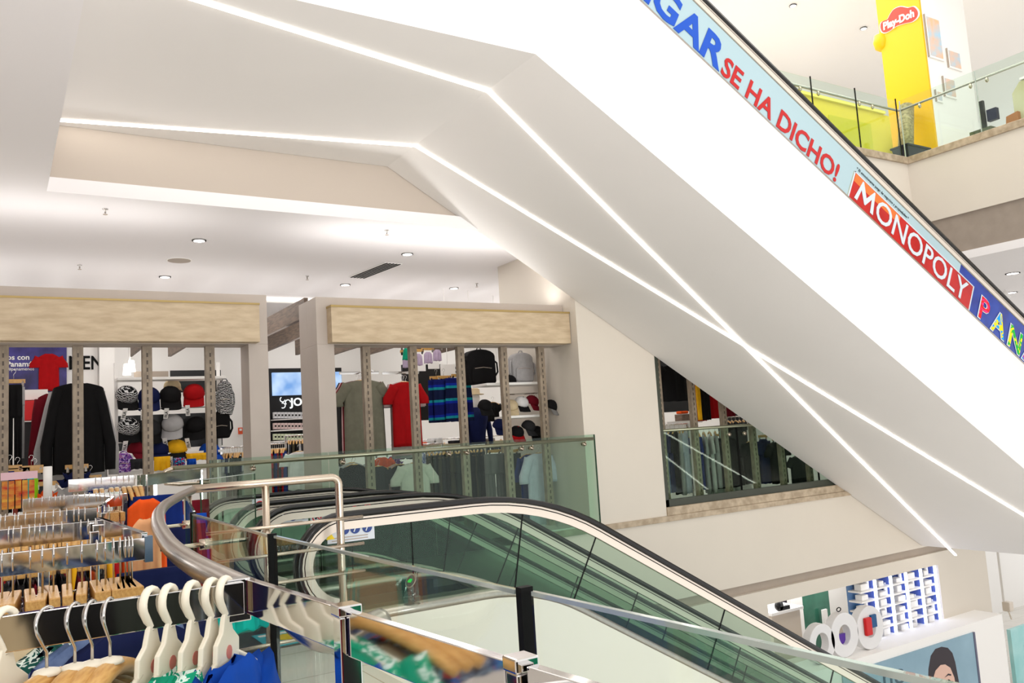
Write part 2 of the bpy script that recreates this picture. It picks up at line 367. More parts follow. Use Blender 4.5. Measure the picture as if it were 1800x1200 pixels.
s_ = MB().box(3.37, 9.34, 2.485, 6.83, 9.5, 2.91).build('wooden_fascia', M['wood'], t, bevel=.003)
MB().box(3.365, 9.33, 2.905, 6.835, 9.5, 2.93).build('fascia_edge', bpy.data.materials['brass_edge'], s_)

# ---- ceiling fittings
DL = [(350, 422), (290, 486), (660, 474), (716, 446), (798, 506), (607, 500)]
def downlight(p, label, z=3.95, r=.085):
    t = thing('downlight', label, 'ceiling light', p, 'recessed downlights')
    MB().lathe((p[0], p[1], z), [(r, -.012), (r*.82, -.012), (r*.8, 0), (r, 0)], 20).build('trim_ring', M['white'], t, True)
    MB().lathe((p[0], p[1], z), [(r*.8, -.013), (.001, -.016)], 20).build('lens', M['lampglow'], t)
    return t
for (x, y), l in [((350, 422), 'round downlight nearest the recess at left, brightest on the shop ceiling'), ((290, 486), 'round downlight above the left wooden fascia'),
                  ((716, 446), 'round downlight near the escalator soffit, right of the slotted vent'), ((798, 506), 'rightmost round downlight over the right wooden fascia'), ((607, 500), 'small round downlight just above the right fascia corner')]:
    downlight(at(x, y, Z=3.95), l)
for i, (x, y) in enumerate([(498, 600), (286, 628), (300, 616), (472, 637), (395, 638), (427, 627), (505, 577)]):
    q = at(x, y, Z=3.95)
    if q.y < 17.9: downlight(q, 'small downlight deep inside the shop ceiling, '+nth(i, 7)+' by place', r=.1)
for (x, y), l in [((185, 370), 'ceiling sprinkler head near the left ceiling edge'), ((140, 468), 'ceiling sprinkler head above the left fascia'), ((540, 487), 'ceiling sprinkler head above the shop entrance gap'), ((680, 407), 'ceiling sprinkler head closest to the escalator soffit'), ((838, 500), 'ceiling sprinkler head right of the last downlight')]:
    q = at(x, y, Z=3.93)
    t = thing('sprinkler_head', label=l, cat='sprinkler', loc=q, group='ceiling sprinklers')
    MB().lathe(q, [(.03, .02), (.03, .012), (.009, .008), (.009, -.03)], 10).build('body', M['wire'], t, True)
    MB().lathe((q.x, q.y, q.z-.045), [(.024, 0), (.024, .004)], 10).build('deflector', M['taupe'], t)
q = at(315, 457, Z=3.95); t = thing('ceiling_speaker', 'round grey speaker grille flush in the shop ceiling', 'speaker', q)
MB().lathe(q, [(.15, -.012), (.15, 0)], 24).build('grille', M['taupe'], t); MB().lathe(q, [(.165, -.008), (.165, 0)], 24).build('rim', M['white'], t)
a, b = at(628, 487, Z=3.945), at(692, 462, Z=3.945)
t = thing('air_vent', 'linear slotted air vent in the shop ceiling', 'vent', (a+b)/2)
MB().bar(a+Vector((0, 0, -.004)), b+Vector((0, 0, -.004)), .30, .01).build('frame', M['white'], t)
for k in range(5):
    o_ = (b-a).normalized().cross(Vector((0, 0, 1)))*(k-2)*.055
    MB().bar(a+o_+Vector((0, 0, -.012)), b+o_+Vector((0, 0, -.012)), .028, .008).build('slot', M['gasket'], t)
# wooden ceiling baffles
def baffle(x, y0, y1, z0, z1, label, w=.06):
    tag(MB().box(x-w/2, y0, z0, x+w/2, y1, z1).build('ceiling_baffle', M['darkwood'], bevel=.004), label, 'ceiling beam', 'brown wooden ceiling baffles')
for i, x in enumerate([-.6, .1, .8, 1.5, 2.2, 2.9]):
    baffle(x, 12.8, 17.2, 3.18, 3.50, 'brown wooden baffle hanging over the left shop window, '+nth(i, 6))
for i, x in enumerate([3.75, 4.55, 5.35, 6.15, 6.95, 7.75, 8.55]):
    baffle(x, 12.4 if i else 11.4, 17.0 if i else 15, 3.10 if not i else 3.18, 3.5 if i else 3.38, 'brown wooden baffle hanging over the right shop window, '+nth(i, 7), .06)

# ================================================================ ESCALATORS
def path_profile(z_top, x_flat0, x_k, x_end, R):
    """flat, convex arc, then 30 degree descent; x_k is where flat and slope lines meet"""
    T = R*math.tan(math.radians(15)); P_ = [(x_flat0, z_top), ((x_flat0+x_k-T)/2, z_top)]
    for i in range(9):
        a = math.radians(30*i/8); P_.append((x_k-T+R*math.sin(a), z_top-R+R*math.cos(a)))
    x0, z0 = P_[-1]; n = 10
    for i in range(1, n+1): x = x0+(x_end-x0)*i/n; P_.append((x, z0-(x-x0)*math.tan(math.radians(30))))
    return P_
def offset(path, d): return [(x-nx*d, z-nz*d) for (x, z), (nx, nz) in zip(path, norms(path))]
def escalator(name, label, y0, y1, dx=0, dz=0, x_end=11.2, upper=False):
    DK = .61 if upper else .68; dh = -.162 if upper else 0
    t = thing(name, label, 'escalator', (2+dx, (y0+y1)/2, dz), 'escalators')
    HP = path_profile(.83+dh, 2.05, 3.71, x_end, 2.4); HP = [(x+dx, z+dz) for x, z in HP]
    c = (2.05+dx, .48+dz+dh)
    newel = [(c[0]+.35*math.cos(math.radians(a)), c[1]+.35*math.sin(math.radians(a))) for a in range(255, 90, -11)]
    full = newel+HP
    for side, yy in (('near', y0), ('far', y1)):
        s = MB().sweep(full, -.040, 0, yy-.042, yy+.042); s.build('handrail', M['black'], t, True)
        s = MB().sweep(full, -.058, -.044, yy-.024, yy+.024); s.sweep(full, -.12, -.066, yy-.022, yy+.022); s.build('handrail_guide', M['guide'], t)
        MB().sweep(full, -.066, -.058, yy-.018, yy+.018).build('guide_gap', M['gasket'], t)
        # glass panels: first one is the rounded newel end
        top = offset(HP, .12); low = offset(HP, DK+.02)
        cut = [0, 1, 5, 10] + list(range(12, len(HP), 2))
        arc = [(c[0]+.23*math.cos(math.radians(a)), c[1]+.23*math.sin(math.radians(a))) for a in range(90, 256, 15)]
        poly = arc + [(c[0]-.06, low[0][1]), (low[1][0]-.004, low[1][1]), (top[1][0]-.004, top[1][1])]
        MB().prism([(x, yy-.006, z) for x, z in poly], (0, .012, 0)).build('glass_panel', M['glassdark'] , t)
        for a_, b_ in zip(cut[1:-1], cut[2:]):
            A = top[a_:b_+1]; B = low[a_:b_+1]
            g = MB()
            for i in range(len(A)-1):
                e = .004 if i == 0 else 0
                pa, pb, pc, pd = A[i], A[i+1], B[i+1], B[i]
                if i == 0: pa = (pa[0]+.005, pa[1]-.002); pd = (pd[0]+.005, pd[1]-.002)
                b0 = len(g.v)
                g.add([(pa[0], yy-.006, pa[1]), (pb[0], yy-.006, pb[1]), (pc[0], yy-.006, pc[1]), (pd[0], yy-.006, pd[1]),
                       (pa[0], yy+.006, pa[1]), (pb[0], yy+.006, pb[1]), (pc[0], yy+.006, pc[1]), (pd[0], yy+.006, pd[1])],
                      [(0, 1, 2, 3), (7, 6, 5, 4), (0, 4, 5, 1), (3, 2, 6, 7)])
            g.build('glass_panel', M['glassdark'], t)
            if not upper or side == 'far':
                MB().bar((A[0][0], yy, A[0][1]), (B[0][0], yy, B[0][1]), .014, .006, up=(1, 0, 0)).build('panel_joint', M['gasket'], t)
        # inner and outer decking
        low2 = [(x, z) for x, z in offset(HP, DK)]; low2 = [(c[0]-.1, low2[0][1])]+low2[1:]
        so = -1 if side == 'near' else 1
        ya, yb = sorted((yy+so*(.0 if upper and side == 'near' else .13), yy-so*.13))
        MB().sweep(low2, -.05, 0, ya, yb).build('deck_board', M['steel'], t, True)
    # steps
    low = offset(HP, DK+.18); x = HP[0][0]+.9
    k = 0
    while x < x_end+dx-.3:
        # height of the step band at x
        z = None
        for (ax, az), (bx, bz) in zip(low, low[1:]):
            if ax <= x <= bx: z = az+(bz-az)*(x-ax)/(bx-ax+1e-6)
        if z is not None:
            MB().box(x, y0+.14, z-.20, x+.40, y1-.14, z).build('step', M['darksteel'], t); k += 1
        x += .40
    MB().box(HP[0][0]-.9, y0+.0, dz-.02, HP[0][0]+.95, y1, dz+.012).build('landing_plate', M['darksteel'], t)
    return t, HP
def housing(name, label, dx, dz, y0, y1, x0, x_end, mt, dk, dh=0):
    """plastered casing under a pair of escalators: two side panels and a soffit"""
    zf = -1.444+dz; xk = 3.375+dx; tn = math.tan(math.radians(30))
    top = offset(path_profile(.83+dh, 2.05, 3.71, x_end-dx, 2.4), dk)
    t = thing(name, label, 'escalator housing', (x0, y0, zf))
    up = [(x0, top[0][1]+dz)]+[(x+dx, z+dz) for x, z in top[1:]]
    xe = up[-1][0]
    lo = [(xe, zf-(xe-xk)*tn), (xk, zf), (x0, zf)]
    for nm, ya, yb in (('near_side_cladding', y0, y0+.05), ('far_side_cladding', y1-.05, y1)):
        g = MB(); low = []
        for x, z in up: low.append((x, zf+.05-max(0, x-xk)*tn))
        for i in range(len(up)-1):
            pts = [up[i], up[i+1], low[i+1], low[i]]
            if low[i][0] < xk < low[i+1][0]: pts = [up[i], up[i+1], low[i+1], (xk, zf+.05), low[i]]
            n = len(pts)
            g.add([(x, ya, z) for x, z in pts]+[(x, yb, z) for x, z in pts], [list(range(n)), list(range(2*n-1, n-1, -1)), (0, n, n+1, 1), tuple([n-2, 2*n-2, 2*n-1, n-1])])
        g.build(nm, mt, t)
    MB().box(x0, y0, zf, xk, y1, zf+.05).build('flat_soffit', mt, t)
    MB().prism([(xk, y0, zf), (xe, y0, zf-(xe-xk)*tn), (xe, y0, zf-(xe-xk)*tn+.05), (xk, y0, zf+.05)], (0, y1-y0, 0)).build('sloping_soffit', mt, t)
    return t, zf, xk
YA0, YA1, YB0, YB1 = 5.60, 6.80, 7.60, 8.85
escalator('escalator', 'nearest descending escalator with black handrails, next to the cream cladding', YA0, YA1)
escalator('escalator', 'farther descending escalator running beside the shop front void', YB0, YB1, x_end=10.4)
hs, _, _ = housing('escalator_housing', 'cream clad side of the escalators going down', 0, 0, 5.46, 9.0, 1.9, 11.0, M['cream'], .73)
UD = (.73, 6.10)
u1, UHP = escalator('escalator', 'overhead escalator whose glass carries the toy advertisements', 5.86, 7.2, UD[0], UD[1], 13.2, upper=True)
escalator('escalator', 'overhead escalator on the far side, hidden above the lit soffit', 7.85, 9.05, UD[0], UD[1], 12.9, upper=True)
hu, zf, xk = housing('escalator_housing', 'white plastered soffit under the overhead escalator with two crossing light strips', UD[0], UD[1], 5.85, 9.19, .43, 14.5, M['soffit'], .62, -.162)
TN = math.tan(math.radians(30))
def under(px, py):
    """point of the sloping or flat soffit seen at a pixel"""
    q = at(px, py, Z=zf)
    if px > 866:
        d = at(px, py, Y=9)-CAM; t_ = (zf+TN*xk-CAM.z-TN*CAM.x)/(d.z+TN*d.x); q = CAM+d*t_
    return q
for pts in ([(350, 0), (865, 160), (1680, 975)], [(105, 210), (730, 255), (1800, 905)]):
    A, B_, C_ = [under(*p) for p in pts]
    B_ = Vector((xk, B_.y, zf))
    e = A-(B_-A).normalized()*0; g = MB()
    dA = (B_-A).normalized()
    if pts[0][1] == 0: A = A-dA*.9
    dC = (C_-B_).normalized()
    if pts[2][0] == 1800: C_ = C_+dC*1.2
    n1 = Vector((0, 0, 1)); n2 = Vector((-math.sin(math.radians(30))*-1, 0, math.cos(math.radians(30))))
    g.bar(A-n1*.006, B_-n1*.006, .034, .02); g.bar(B_-n2*.004, C_-n2*.004, 0.034, .02, up=n2)
    g.build('light_strip', M['led'], hu)

# safety notices stuck on the glass ends
SB_, SR_, SY_, SW_ = mat('sign_blue', (30, 60, 130), .4), mat('sign_red', (200, 20, 30), .4), mat('sign_yellow', (240, 210, 20), .4), mat('notice_sheet', (206, 212, 218), .4)
def notice(box, icons, Y, kind, par, r=.036):
    x0, y0, x1, y1 = box; a, b = at(x0, (y0+y1)/2, Y=Y), at(x1, (y0+y1)/2, Y=Y); z1 = at((x0+x1)/2, y0, Y=Y).z; z0 = at((x0+x1)/2, y1, Y=Y).z
    n = MB().box(a.x, Y-.012, z0, b.x, Y-.008, z1).build('safety_notice', SW_, par)
    for x, y in icons:
        q = at(x, y, Y=Y)
        if kind == 'blue':
            MB().lathe((q.x, Y-.016, q.z), [(r, 0), (r, .003)], 20, 'y').build('blue_pictogram', SB_, n)
            g = MB(); g.bar((q.x-.012, Y-.019, q.z-.022), (q.x+.008, Y-.019, q.z+.022), .008, .002, up=(0, 1, 0)); g.bar((q.x-.018, Y-.019, q.z+.004), (q.x+.02, Y-.019, q.z+.01), .006, .002, up=(0, 1, 0)); g.build('pictogram_figure', SW_, n)
        else:
            MB().tube([(q.x+r*math.cos(a_*math.pi/8), Y-.016, q.z+r*math.sin(a_*math.pi/8)) for a_ in range(17)], .005, 6).build('red_prohibition_ring', SR_, n)
            MB().bar((q.x-.024, Y-.018, q.z+.024), (q.x+.024, Y-.018, q.z-.024), .007, .003, up=(0, 1, 0)).build('prohibition_bar', SR_, n)
            MB().bar((q.x-.012, Y-.014, q.z-.018), (q.x+.01, Y-.014, q.z+.02), .012, .003, up=(0, 1, 0)).build('black_figure', M['gasket'], n)
    g = MB()
    for k_ in range(2): g.box(a.x+.03, Y-.0135, z0+.012+.018*k_, b.x-.05, Y-.012, z0+.018+.018*k_)
    g.build('small_print', M['taupe'], n)
    if kind == 'blue':
        MB().prism([(a.x-.01, Y-.016, z0+.03), (a.x+.05, Y-.016, z0+.03), (a.x+.02, Y-.016, z0+.08)], (0, .003, 0)).build('yellow_warning', SY_, n)
_esc = [o for o in bpy.data.objects if o.name in ('escalator', 'escalator.001')]
notice((574, 912, 657, 951), [(604, 930), (623, 928), (644, 926)], YA0, 'blue', _esc[0])
notice((478, 896, 541, 925), [(495, 909), (514, 907), (532, 904)], YA1-.0, 'blue', _esc[0])
notice((545, 886, 655, 944), [(556, 908), (579, 904), (602, 900), (622, 897), (645, 893)], YA1, 'red', _esc[0])
notice((443, 876, 470, 905), [(456, 888)], YB0, 'red', _esc[1])
# ---- advertisement on the overhead balustrade
c30, s30 = math.cos(math.radians(30)), .5
AO = at(1130, 0, Y=5.845); EX = Vector((c30, 0, -s30)); EZ = Vector((s30, 0, c30))
def ad(s, t_, y=0): return AO+EX*s+EZ*t_+Vector((0, y, 0))
def ad_panel(name, s0, s1, t0, t1, mt, y=0, parent=None, sk=0):
    return MB().prism([ad(s0, t0, y), ad(s1, t0, y), ad(s1+sk, t1, y), ad(s0+sk, t1, y)], (0, .004, 0)).build(name, mt, parent)
AD_B = mat('ad_pale_blue', (168, 192, 198), .25); AD_R = mat('ad_red', (190, 20, 14), .25, c2=(170, 8, 8), scale=3)
AD_N = mat('ad_navy', (16, 40, 130), .2, c2=(18, 60, 160), scale=4); AD_L = mat('ad_blue_letters', (0, 76, 185), .3); AD_RL = mat('ad_red_letters', (185, 12, 12), .3)
AD_W = mat('ad_white', (205, 214, 220), .3); AD_O = mat('ad_orange', (225, 110, 40), .3)
adv = thing('advertising_banner', 'toy advertisement film on the overhead escalator glass', 'advertisement', ad(3, 0))
ad_panel('pale_blue_panel', -2.6, 3.36, -.015, .48, AD_B, 0, adv)
ad_panel('pale_blue_border', 3.36, 5.60, .34, .48, AD_B, 0, adv)
rp = ad_panel('red_panel', 3.38, 5.93, -.015, .34, AD_R, -.004, adv)
ad_panel('corner_highlight', 3.40, 4.3, .22, .33, AD_O, -.006, rp)
for a in ((3.375, 5.93, .335, .35), ): ad_panel('white_border', *a, AD_W, -.007, rp)
ad_panel('white_border', 5.925, 5.945, -.015, .35, AD_W, -.007, rp); ad_panel('white_border', 3.37, 3.39, -.015, .35, AD_W, -.007, rp)
ad_panel('navy_panel', 5.45, 9.2, -.015, .48, AD_N, .001, adv)
text('blue_lettering', 'LLEGAR', AD_L, ad(1.10, .015, -.006), EX, EZ, .48, adv, .002, .03, 'RIGHT', 1.06)
text('red_lettering', 'SE HA DICHO!', AD_RL, ad(1.14, .005, -.006), EX, EZ, .335, adv, .002, .022, 'LEFT', .93)
MB().prism([ad(3.47+x, .025+z, -.011) for x, z in ((0, 0), (.055, 0), (.085, .17), (.185, .03), (.205, .03), (.285, .17), (.31, 0), (.365, 0), (.315, .285), (.295, .285), (.195, .125), (.09, .285), (.07, .285))], (0, .004, 0)).build('white_lettering', AD_W, rp)
text('white_lettering', 'ONOPOLY', AD_W, ad(3.85, .025, -.009), EX, EZ, .405, rp, .002, .008, 'LEFT', 1.0)
text('small_black_lettering', '* El emocionante juego de negocios y propiedades *', M['gasket'], ad(3.39, .385, -.006), EX, EZ, .05, adv, .001, 0)
for ch, s, c, c2 in (('P', 6.12, (235, 60, 130), (220, 40, 40)), ('A', 6.46, (30, 160, 230), (240, 220, 30)), ('N', 6.84, (240, 230, 30), (40, 180, 70)), ('A', 7.24, (200, 40, 160), (30, 150, 220)), ('M', 7.60, (240, 120, 30), (230, 220, 30)), ('A', 8.05, (40, 160, 90), (30, 150, 220))):
    text('multicoloured_letter', ch, AD_W, ad(s-.012, .015, -.005), EX, EZ, .46, adv, .001, .035)
    text('multicoloured_letter', ch, pattern('letter_paint', [c, c2, c], 5, 'noise'), ad(s, .022, -.009), EX, EZ, .445, adv, .002, .012)
# steel edge under the film
MB().prism([ad(-3, -.03, -.004), ad(10, -.03, -.004), ad(10, -.015, -.004), ad(-3, -.015, -.004)], (0, .02, 0)).build('film_edge_profile', M['steel'], adv)
# ================================================================ NEAR GLASS, BARRIER, RACKS
def glass_sheet(name, label, pts, th=.007, edge_left=True, group=None):
    """vertical sheet: pts = (x0,y0),(x1,y1), z0,z1"""
    (x0, y0), (x1, y1), z0, z1 = pts
    t = thing(name, label, 'glass panel', ((x0+x1)/2, (y0+y1)/2, z0), group)
    a = Vector((x0, y0, (z0+z1)/2)); b = Vector((x1, y1, (z0+z1)/2)); d = (b-a).normalized()
    MB().bar(a+d*.006, b-d*.006, th, z1-z0).build('pane', M['glass'], t)
    MB().bar(Vector((x0, y0, z1-.004))+d*.006, Vector((x1, y1, z1-.002))-d*.006, th+.001, .006).build('polished_top_edge', M['edge'], t)
    for q, e in (() if y0 < 1.1 else ((a, d*.004), (b, -d*.004))):
        MB().bar(Vector((q.x, q.y, z0))+e, Vector((q.x, q.y, z1-.006))+e, th+.002, .006, up=tuple(d)).build('dark_side_edge', M['green_edge'], t)
    return t
M['edge'] = mat('polished_glass_edge', (190, 200, 195), .1, .4)
g_ = 'glass balustrade panels beside the clothes racks'
glass_sheet('glass_balustrade', 'green tinted glass balustrade panel running out of the right edge of the photo', ((.66, .20), (.635, 1.003), 0, 1.08), group=g_)
glass_sheet('glass_balustrade', 'green tinted glass balustrade panel behind the chrome rack bar, middle one of the row', ((.632, 1.03), (.60, 2.135), 0, 1.08), group=g_)
glass_sheet('glass_balustrade', 'green tinted glass balustrade panel beside the curved steel handrail end', ((.598, 2.155), (.612, 3.215), 0, 1.08), group=g_)
glass_sheet('glass_balustrade', 'short glass panel turning the corner inside the curved handrail', ((.62, 3.235), (.80, 4.36), 0, 1.09), group=g_)
glass_sheet('glass_balustrade', 'slanting glass panel in front of the escalator entry, left of the barrier post', ((1.29, 6.48), (1.86, 7.15), 0, 1.10), group=g_)
# dark joints between the near panels
for (x, y), l in (((.633, 1.017), 'thick black glass joint profile right of centre'), ((.597, 2.145), 'thick black glass joint profile below the barrier post'), ((.615, 3.225), 'thin black glass joint profile by the curved handrail')):
    tag(MB().bar((x, y, .0), (x, y, 1.085), .014, .020, up=(1, 0, 0)).build('joint_profile', M['gasket'], loc=(x, y, 0)), l, 'glass joint')
# far balustrade along the shop
far = thing('glass_balustrade', 'long green glass balustrade with round handrail in front of the shop', 'balustrade', (4.3, WY, 0))
xs = [1.92, 3.2, 4.5, 5.75, 6.96]
for a, b in zip(xs, xs[1:]):
    MB().box(a+.006, 9.13, -.1, b-.006, 9.145, 1.21).build('pane', M['glassdark'], far)
for x in xs[:1]+xs[-1:]: MB().box(x-.006, 9.128, -.1, x+.006, 9.147, 1.21).build('dark_side_edge', M['green_edge'], far)
MB().tube([(1.55, 9.06, 1.155), (6.88, 9.06, 1.155)], .024, 10, up=(0, 0, 1)).build('handrail', M['railgreen'] if 'railgreen' in M else mat('satin_rail', (150, 152, 130), .3, .9), far, True)
MB().tube([(1.55, 9.06, 1.155), (1.47, 9.06, 1.13), (1.45, 9.06, 1.07), (1.47, 9.06, 1.01), (1.60, 9.06, .99), (1.9, 9.06, .99)], .022, 10, up=(0, 1, 0)).build('handrail_return', M['steelwarm'], far, True)
for x in (2.35, 3.35, 4.7, 4.95, 5.75, 5.9, 6.75):
    k_ = MB(); k_.lathe((x, 9.10, 1.09), [(.028, -.025), (.028, .03)], 12, 'y'); k_.tube([(x, 9.1, 1.09), (x, 9.06, 1.10), (x, 9.06, 1.135)], .007, 6); k_.build('glass_clamp', M['steelwarm'], far, True)
# window balustrade
wf2 = thing('glass_balustrade', 'short glass balustrade with handrail behind the triangular window', 'balustrade', (11, 9.5, 0))
for a, b in zip((8.3, 10.2, 12.1), (10.2, 12.1, 14.1)): MB().box(a+.01, 9.60, .1, b-.01, 9.612, 1.2).build('pane', M['glassdark'], wf2)
for x in (10.2, 12.1): MB().box(x-.012, 9.595, .1, x+.012, 9.615, 1.2).build('black_joint', M['gasket'], wf2)
MB().tube([(8.3, 9.55, 1.19), (14.1, 9.55, 1.19)], .024, 10, up=(0, 0, 1)).build('handrail', bpy.data.materials['satin_rail'], wf2, True)
for x in (8.5, 10.0, 10.35): MB().lathe((x, 9.58, 1.06), [(.03, -.02), (.03, .02)], 12, 'y').build('glass_clamp', M['steelwarm'], wf2, True)

# stainless barrier and the long curved handrail
br = thing('steel_barrier', 'brushed stainless steel barrier with round posts before the escalator entry', 'barrier', (1.5, 5.4, 0))
top = []
for i in range(7):
    a = math.radians(90*i/6); top.append((1.905+.05*math.sin(a), 5.4, 1.028+.05*math.cos(a)))
MB().tube([(1.03, 5.4, 1.078), (1.5, 5.4, 1.078)]+top+[(1.956, 5.4, .5), (1.965, 5.4, 0)], .026, 12).build('bent_top_rail', M['steelwarm'], br, True)
MB().tube([(1.47, 5.4, 1.06), (1.47, 5.4, 0)], .024, 12).build('middle_post', M['steelwarm'], br, True)
MB().tube([(1.0, 5.4, 1.04), (1.0, 5.4, 0)], .024, 12).build('end_post', M['steelwarm'], br, True)
for z in (.805, .63, .455, .09): MB().tube([(1.02, 5.36, z), (2.10, 5.36, z)], .011, 8, up=(0, 0, 1)).build('cross_bar', M['steelwarm'], br, True)
hr = thing('curved_handrail', 'thick brushed steel handrail curving between the racks and the escalator entry', 'handrail', (.6, 3.2, 1.06))
ctl = [(1.03, 5.4, 1.072), (.93, 5.1, 1.068), (.735, 4.45, 1.062), (.60, 3.85, 1.06), (.50, 3.25, 1.06), (.435, 2.75, 1.06), (.39, 2.3, 1.058), (.374, 1.95, 1.056), (.374, 1.7, 1.055), (.385, 1.50, 1.05), (.41, 1.42, 1.035), (.44, 1.40, 1.00), (.48, 1.405, .975), (.54, 1.43, .97), (.60, 1.46, .975)]
def smooth_path(c, n=5):
    out = []
    for i in range(len(c)-1):
        p0, p1, p2, p3 = [Vector(c[max(0, min(len(c)-1, i+k))]) for k in (-1, 0, 1, 2)]
        for j in range(n):
            t = j/n; out.append(.5*((2*p1)+(p2-p0)*t+(2*p0-5*p1+4*p2-p3)*t*t+(3*p1-p0-3*p2+p3)*t**3))
    return out+[Vector(c[-1])]
MB().tube(smooth_path(ctl), .024, 14, up=(0, 0, 1)).build('tube', M['steel'], hr, True)
for p in ((.61, 3.0, .99), (.72, 3.9, .99)):
    q = Vector(ctl[7]); tx = .375 if p[1] < 2.4 else (.47 if p[1] < 3.5 else .61)
    k_ = MB(); k_.lathe((p[0], p[1], p[2]), [(.018, -.02), (.018, .02)], 12, 'x'); k_.tube([(p[0], p[1], p[2]), (tx, p[1], .99), (tx, p[1], 1.04)], .008, 6, up=(0, 1, .1)); k_.build('glass_clamp', M['steelwarm'], hr, True)

# clear traffic light post on the escalator deck
pl = at(735, 1052, Y=5.42); tl = thing('traffic_indicator', 'clear acrylic escalator indicator with a green sign', 'indicator', (pl.x, 5.52, .15))
MB().lathe((pl.x, 5.52, .15), [(.062, 0), (.062, .05), (.05, .055)], 20).build('base', M['acrylic'], tl, True)
g = MB(); n = 20; vs_ = []
for j in range(n):
    a = 2*math.pi*j/n; x = pl.x+.05*math.cos(a); vs_.append((x, 5.52+.05*math.sin(a), .20))
for j in range(n):
    a = 2*math.pi*j/n; x = .05*math.cos(a); vs_.append((pl.x+x, 5.52+.05*math.sin(a), .30+x*1.4))
g.add(vs_, [(j, (j+1) % n, (j+1) % n+n, j+n) for j in range(n)]+[tuple(range(n, 2*n))]); g.build('sloped_tube', M['acrylic'], tl, True)
d_ = MB(); nrm = Vector((-.81, -.25, .53)).normalized(); c0 = Vector((pl.x-.004, 5.50, .305)); u_ = nrm.cross(Vector((0, 0, 1))).normalized(); v_ = nrm.cross(u_)
ring = lambda r, o: [c0+nrm*o+u_*(r*math.cos(2*math.pi*j/20))+v_*(r*1.15*math.sin(2*math.pi*j/20)) for j in range(20)]
MB().prism(ring(.046, .01), nrm*.006).build('dial_rim', M['steel'], tl)
MB().prism(ring(.036, .017), nrm*.003).build('dial_face', mat('dial_face', (90, 100, 96), .3), tl)
MB().prism([c0+nrm*.021+u_*a+v_*b for a, b in ((-.02, -.012), (.004, -.014), (.02, .0), (.018, .014), (-.014, .014))], nrm*.002).build('green_sign', emis('green_sign_glow', (20, 200, 80), 1.2), tl)
MB().lathe((pl.x, 5.52, .20), [(.016, 0), (.014, .09)], 12).build('inner_stem', M['acrylic'], tl, True)
# floor sticker on the landing plate
sk = thing('floor_sticker', 'turquoise and yellow safety sticker on the dark escalator landing plate', 'sticker', (1.66, 5.85, .014))
MB().box(1.52, 5.60, .013, 1.86, 6.05, .016).build('sheet', mat('sticker_turquoise', (60, 175, 190), .4), sk)
for y in (5.63, 5.95): MB().box(1.55, y, .016, 1.83, y+.05, .018).build('white_text_bar', M['white'], sk)
MB().lathe((1.70, 5.83, .016), [(.09, 0), (.09, .002)], 20).build('yellow_disc', mat('sticker_yellow', (235, 200, 30), .4), sk)

# ---------------------------------------------------------------- clothes racks
def rack(label, y, x0, x1, z, h=.045, posts=(), side=None, sideposts=(), cap=False):
    t = thing('clothes_rack', label, 'clothes rack', ((x0+x1)/2, y, 0), 'chrome clothes racks')
    MB().bar((x0, y, z-h/2), (x1, y, z-h/2), .014, h).build('rail', M['chrome'], t, bevel=.0012)
    if cap: MB().box(x1-.016, y-.012, z-h-.006, x1+.002, y+.012, z+.004).build('end_cap', mat('blue_grey_cap', (60, 84, 104), .3), t)
    for x in posts: MB().box(x-.012, y+.010, .0, x+.012, y+.034, z-.005).build('post', M['chrome'], t, bevel=.002)
    if side:
        MB().bar(*side, .014, h).build('side_bar', M['chrome'], t, bevel=.0012)
    for p in sideposts: MB().box(p[0]-.012, p[1]-.012, 0, p[0]+.012, p[1]+.012, p[2]).build('post', M['chrome'], t, bevel=.002)
    return t
h1 = .048
r1 = rack('nearest chrome clothes rack with white and wooden hangers', 1.335, -.75, .325, 1.10, h1)
MB().bar((.335, 1.35, 1.10-h1/2), (.362, 1.005, 1.10-h1/2), .012, h1+.004).build('side_bar', M['chrome'], r1, bevel=.0012)
MB().bar((.362, .975, 1.10-h1/2), (.388, .655, 1.10-h1/2), .012, h1+.004).build('side_bar', M['chrome'], r1, bevel=.0012)
MB().bar((.392, .625, 1.10-h1/2), (.425, .25, 1.10-h1/2), .012, h1+.004).build('side_bar', M['chrome'], r1, bevel=.0012)
for (x, y, w_) in ((.362, .99, .030), (.390, .64, .024)):
    MB().box(x-w_/2, y-w_/2, 1.095, x+w_/2, y+w_/2, 1.108).build('joint_cap', M['chrome'], r1, bevel=.002)
    MB().box(x-w_/2+.002, y-w_/2+.002, 0, x+w_/2-.002, y+w_/2-.002, 1.095).build('post', M['chrome'], r1, bevel=.002)
MB().box(-.74, 1.325, 0, -.716, 1.349, 1.06).build('post', M['chrome'], r1)
MB().box(.300, 1.336, 1.04, .337, 1.362, 1.104).build('corner_sleeve', M['chrome'], r1, bevel=.002)
r1b = thing('wire_hook_rod', 'thin chrome wire arm with empty hooks at the bottom edge', 'rack arm', (.33, .66, 1.06), 'chrome rack arms')
MB().tube([(.385, .66, 1.075), (.26, .60, 1.07), (.18, .57, 1.065)], .004, 8, up=(0, 0, 1)).build('arm', M['chrome'], r1b, True)
h2 = .052
r2 = rack('second chrome clothes rack with dark end cap and clip hangers', 2.25, -.9, .33, 1.10, h2, side=((.318, 2.27, 1.085), (.29, 3.03, 1.085)), sideposts=((.25, 2.75, 1.09), (.28, 3.0, 1.09)), cap=True, posts=(-.8, .10))
r3 = rack('third chrome clothes rack holding dark clothes', 3.06, -1.1, .285, 1.10, h2+.006, posts=(-1.0, .27))
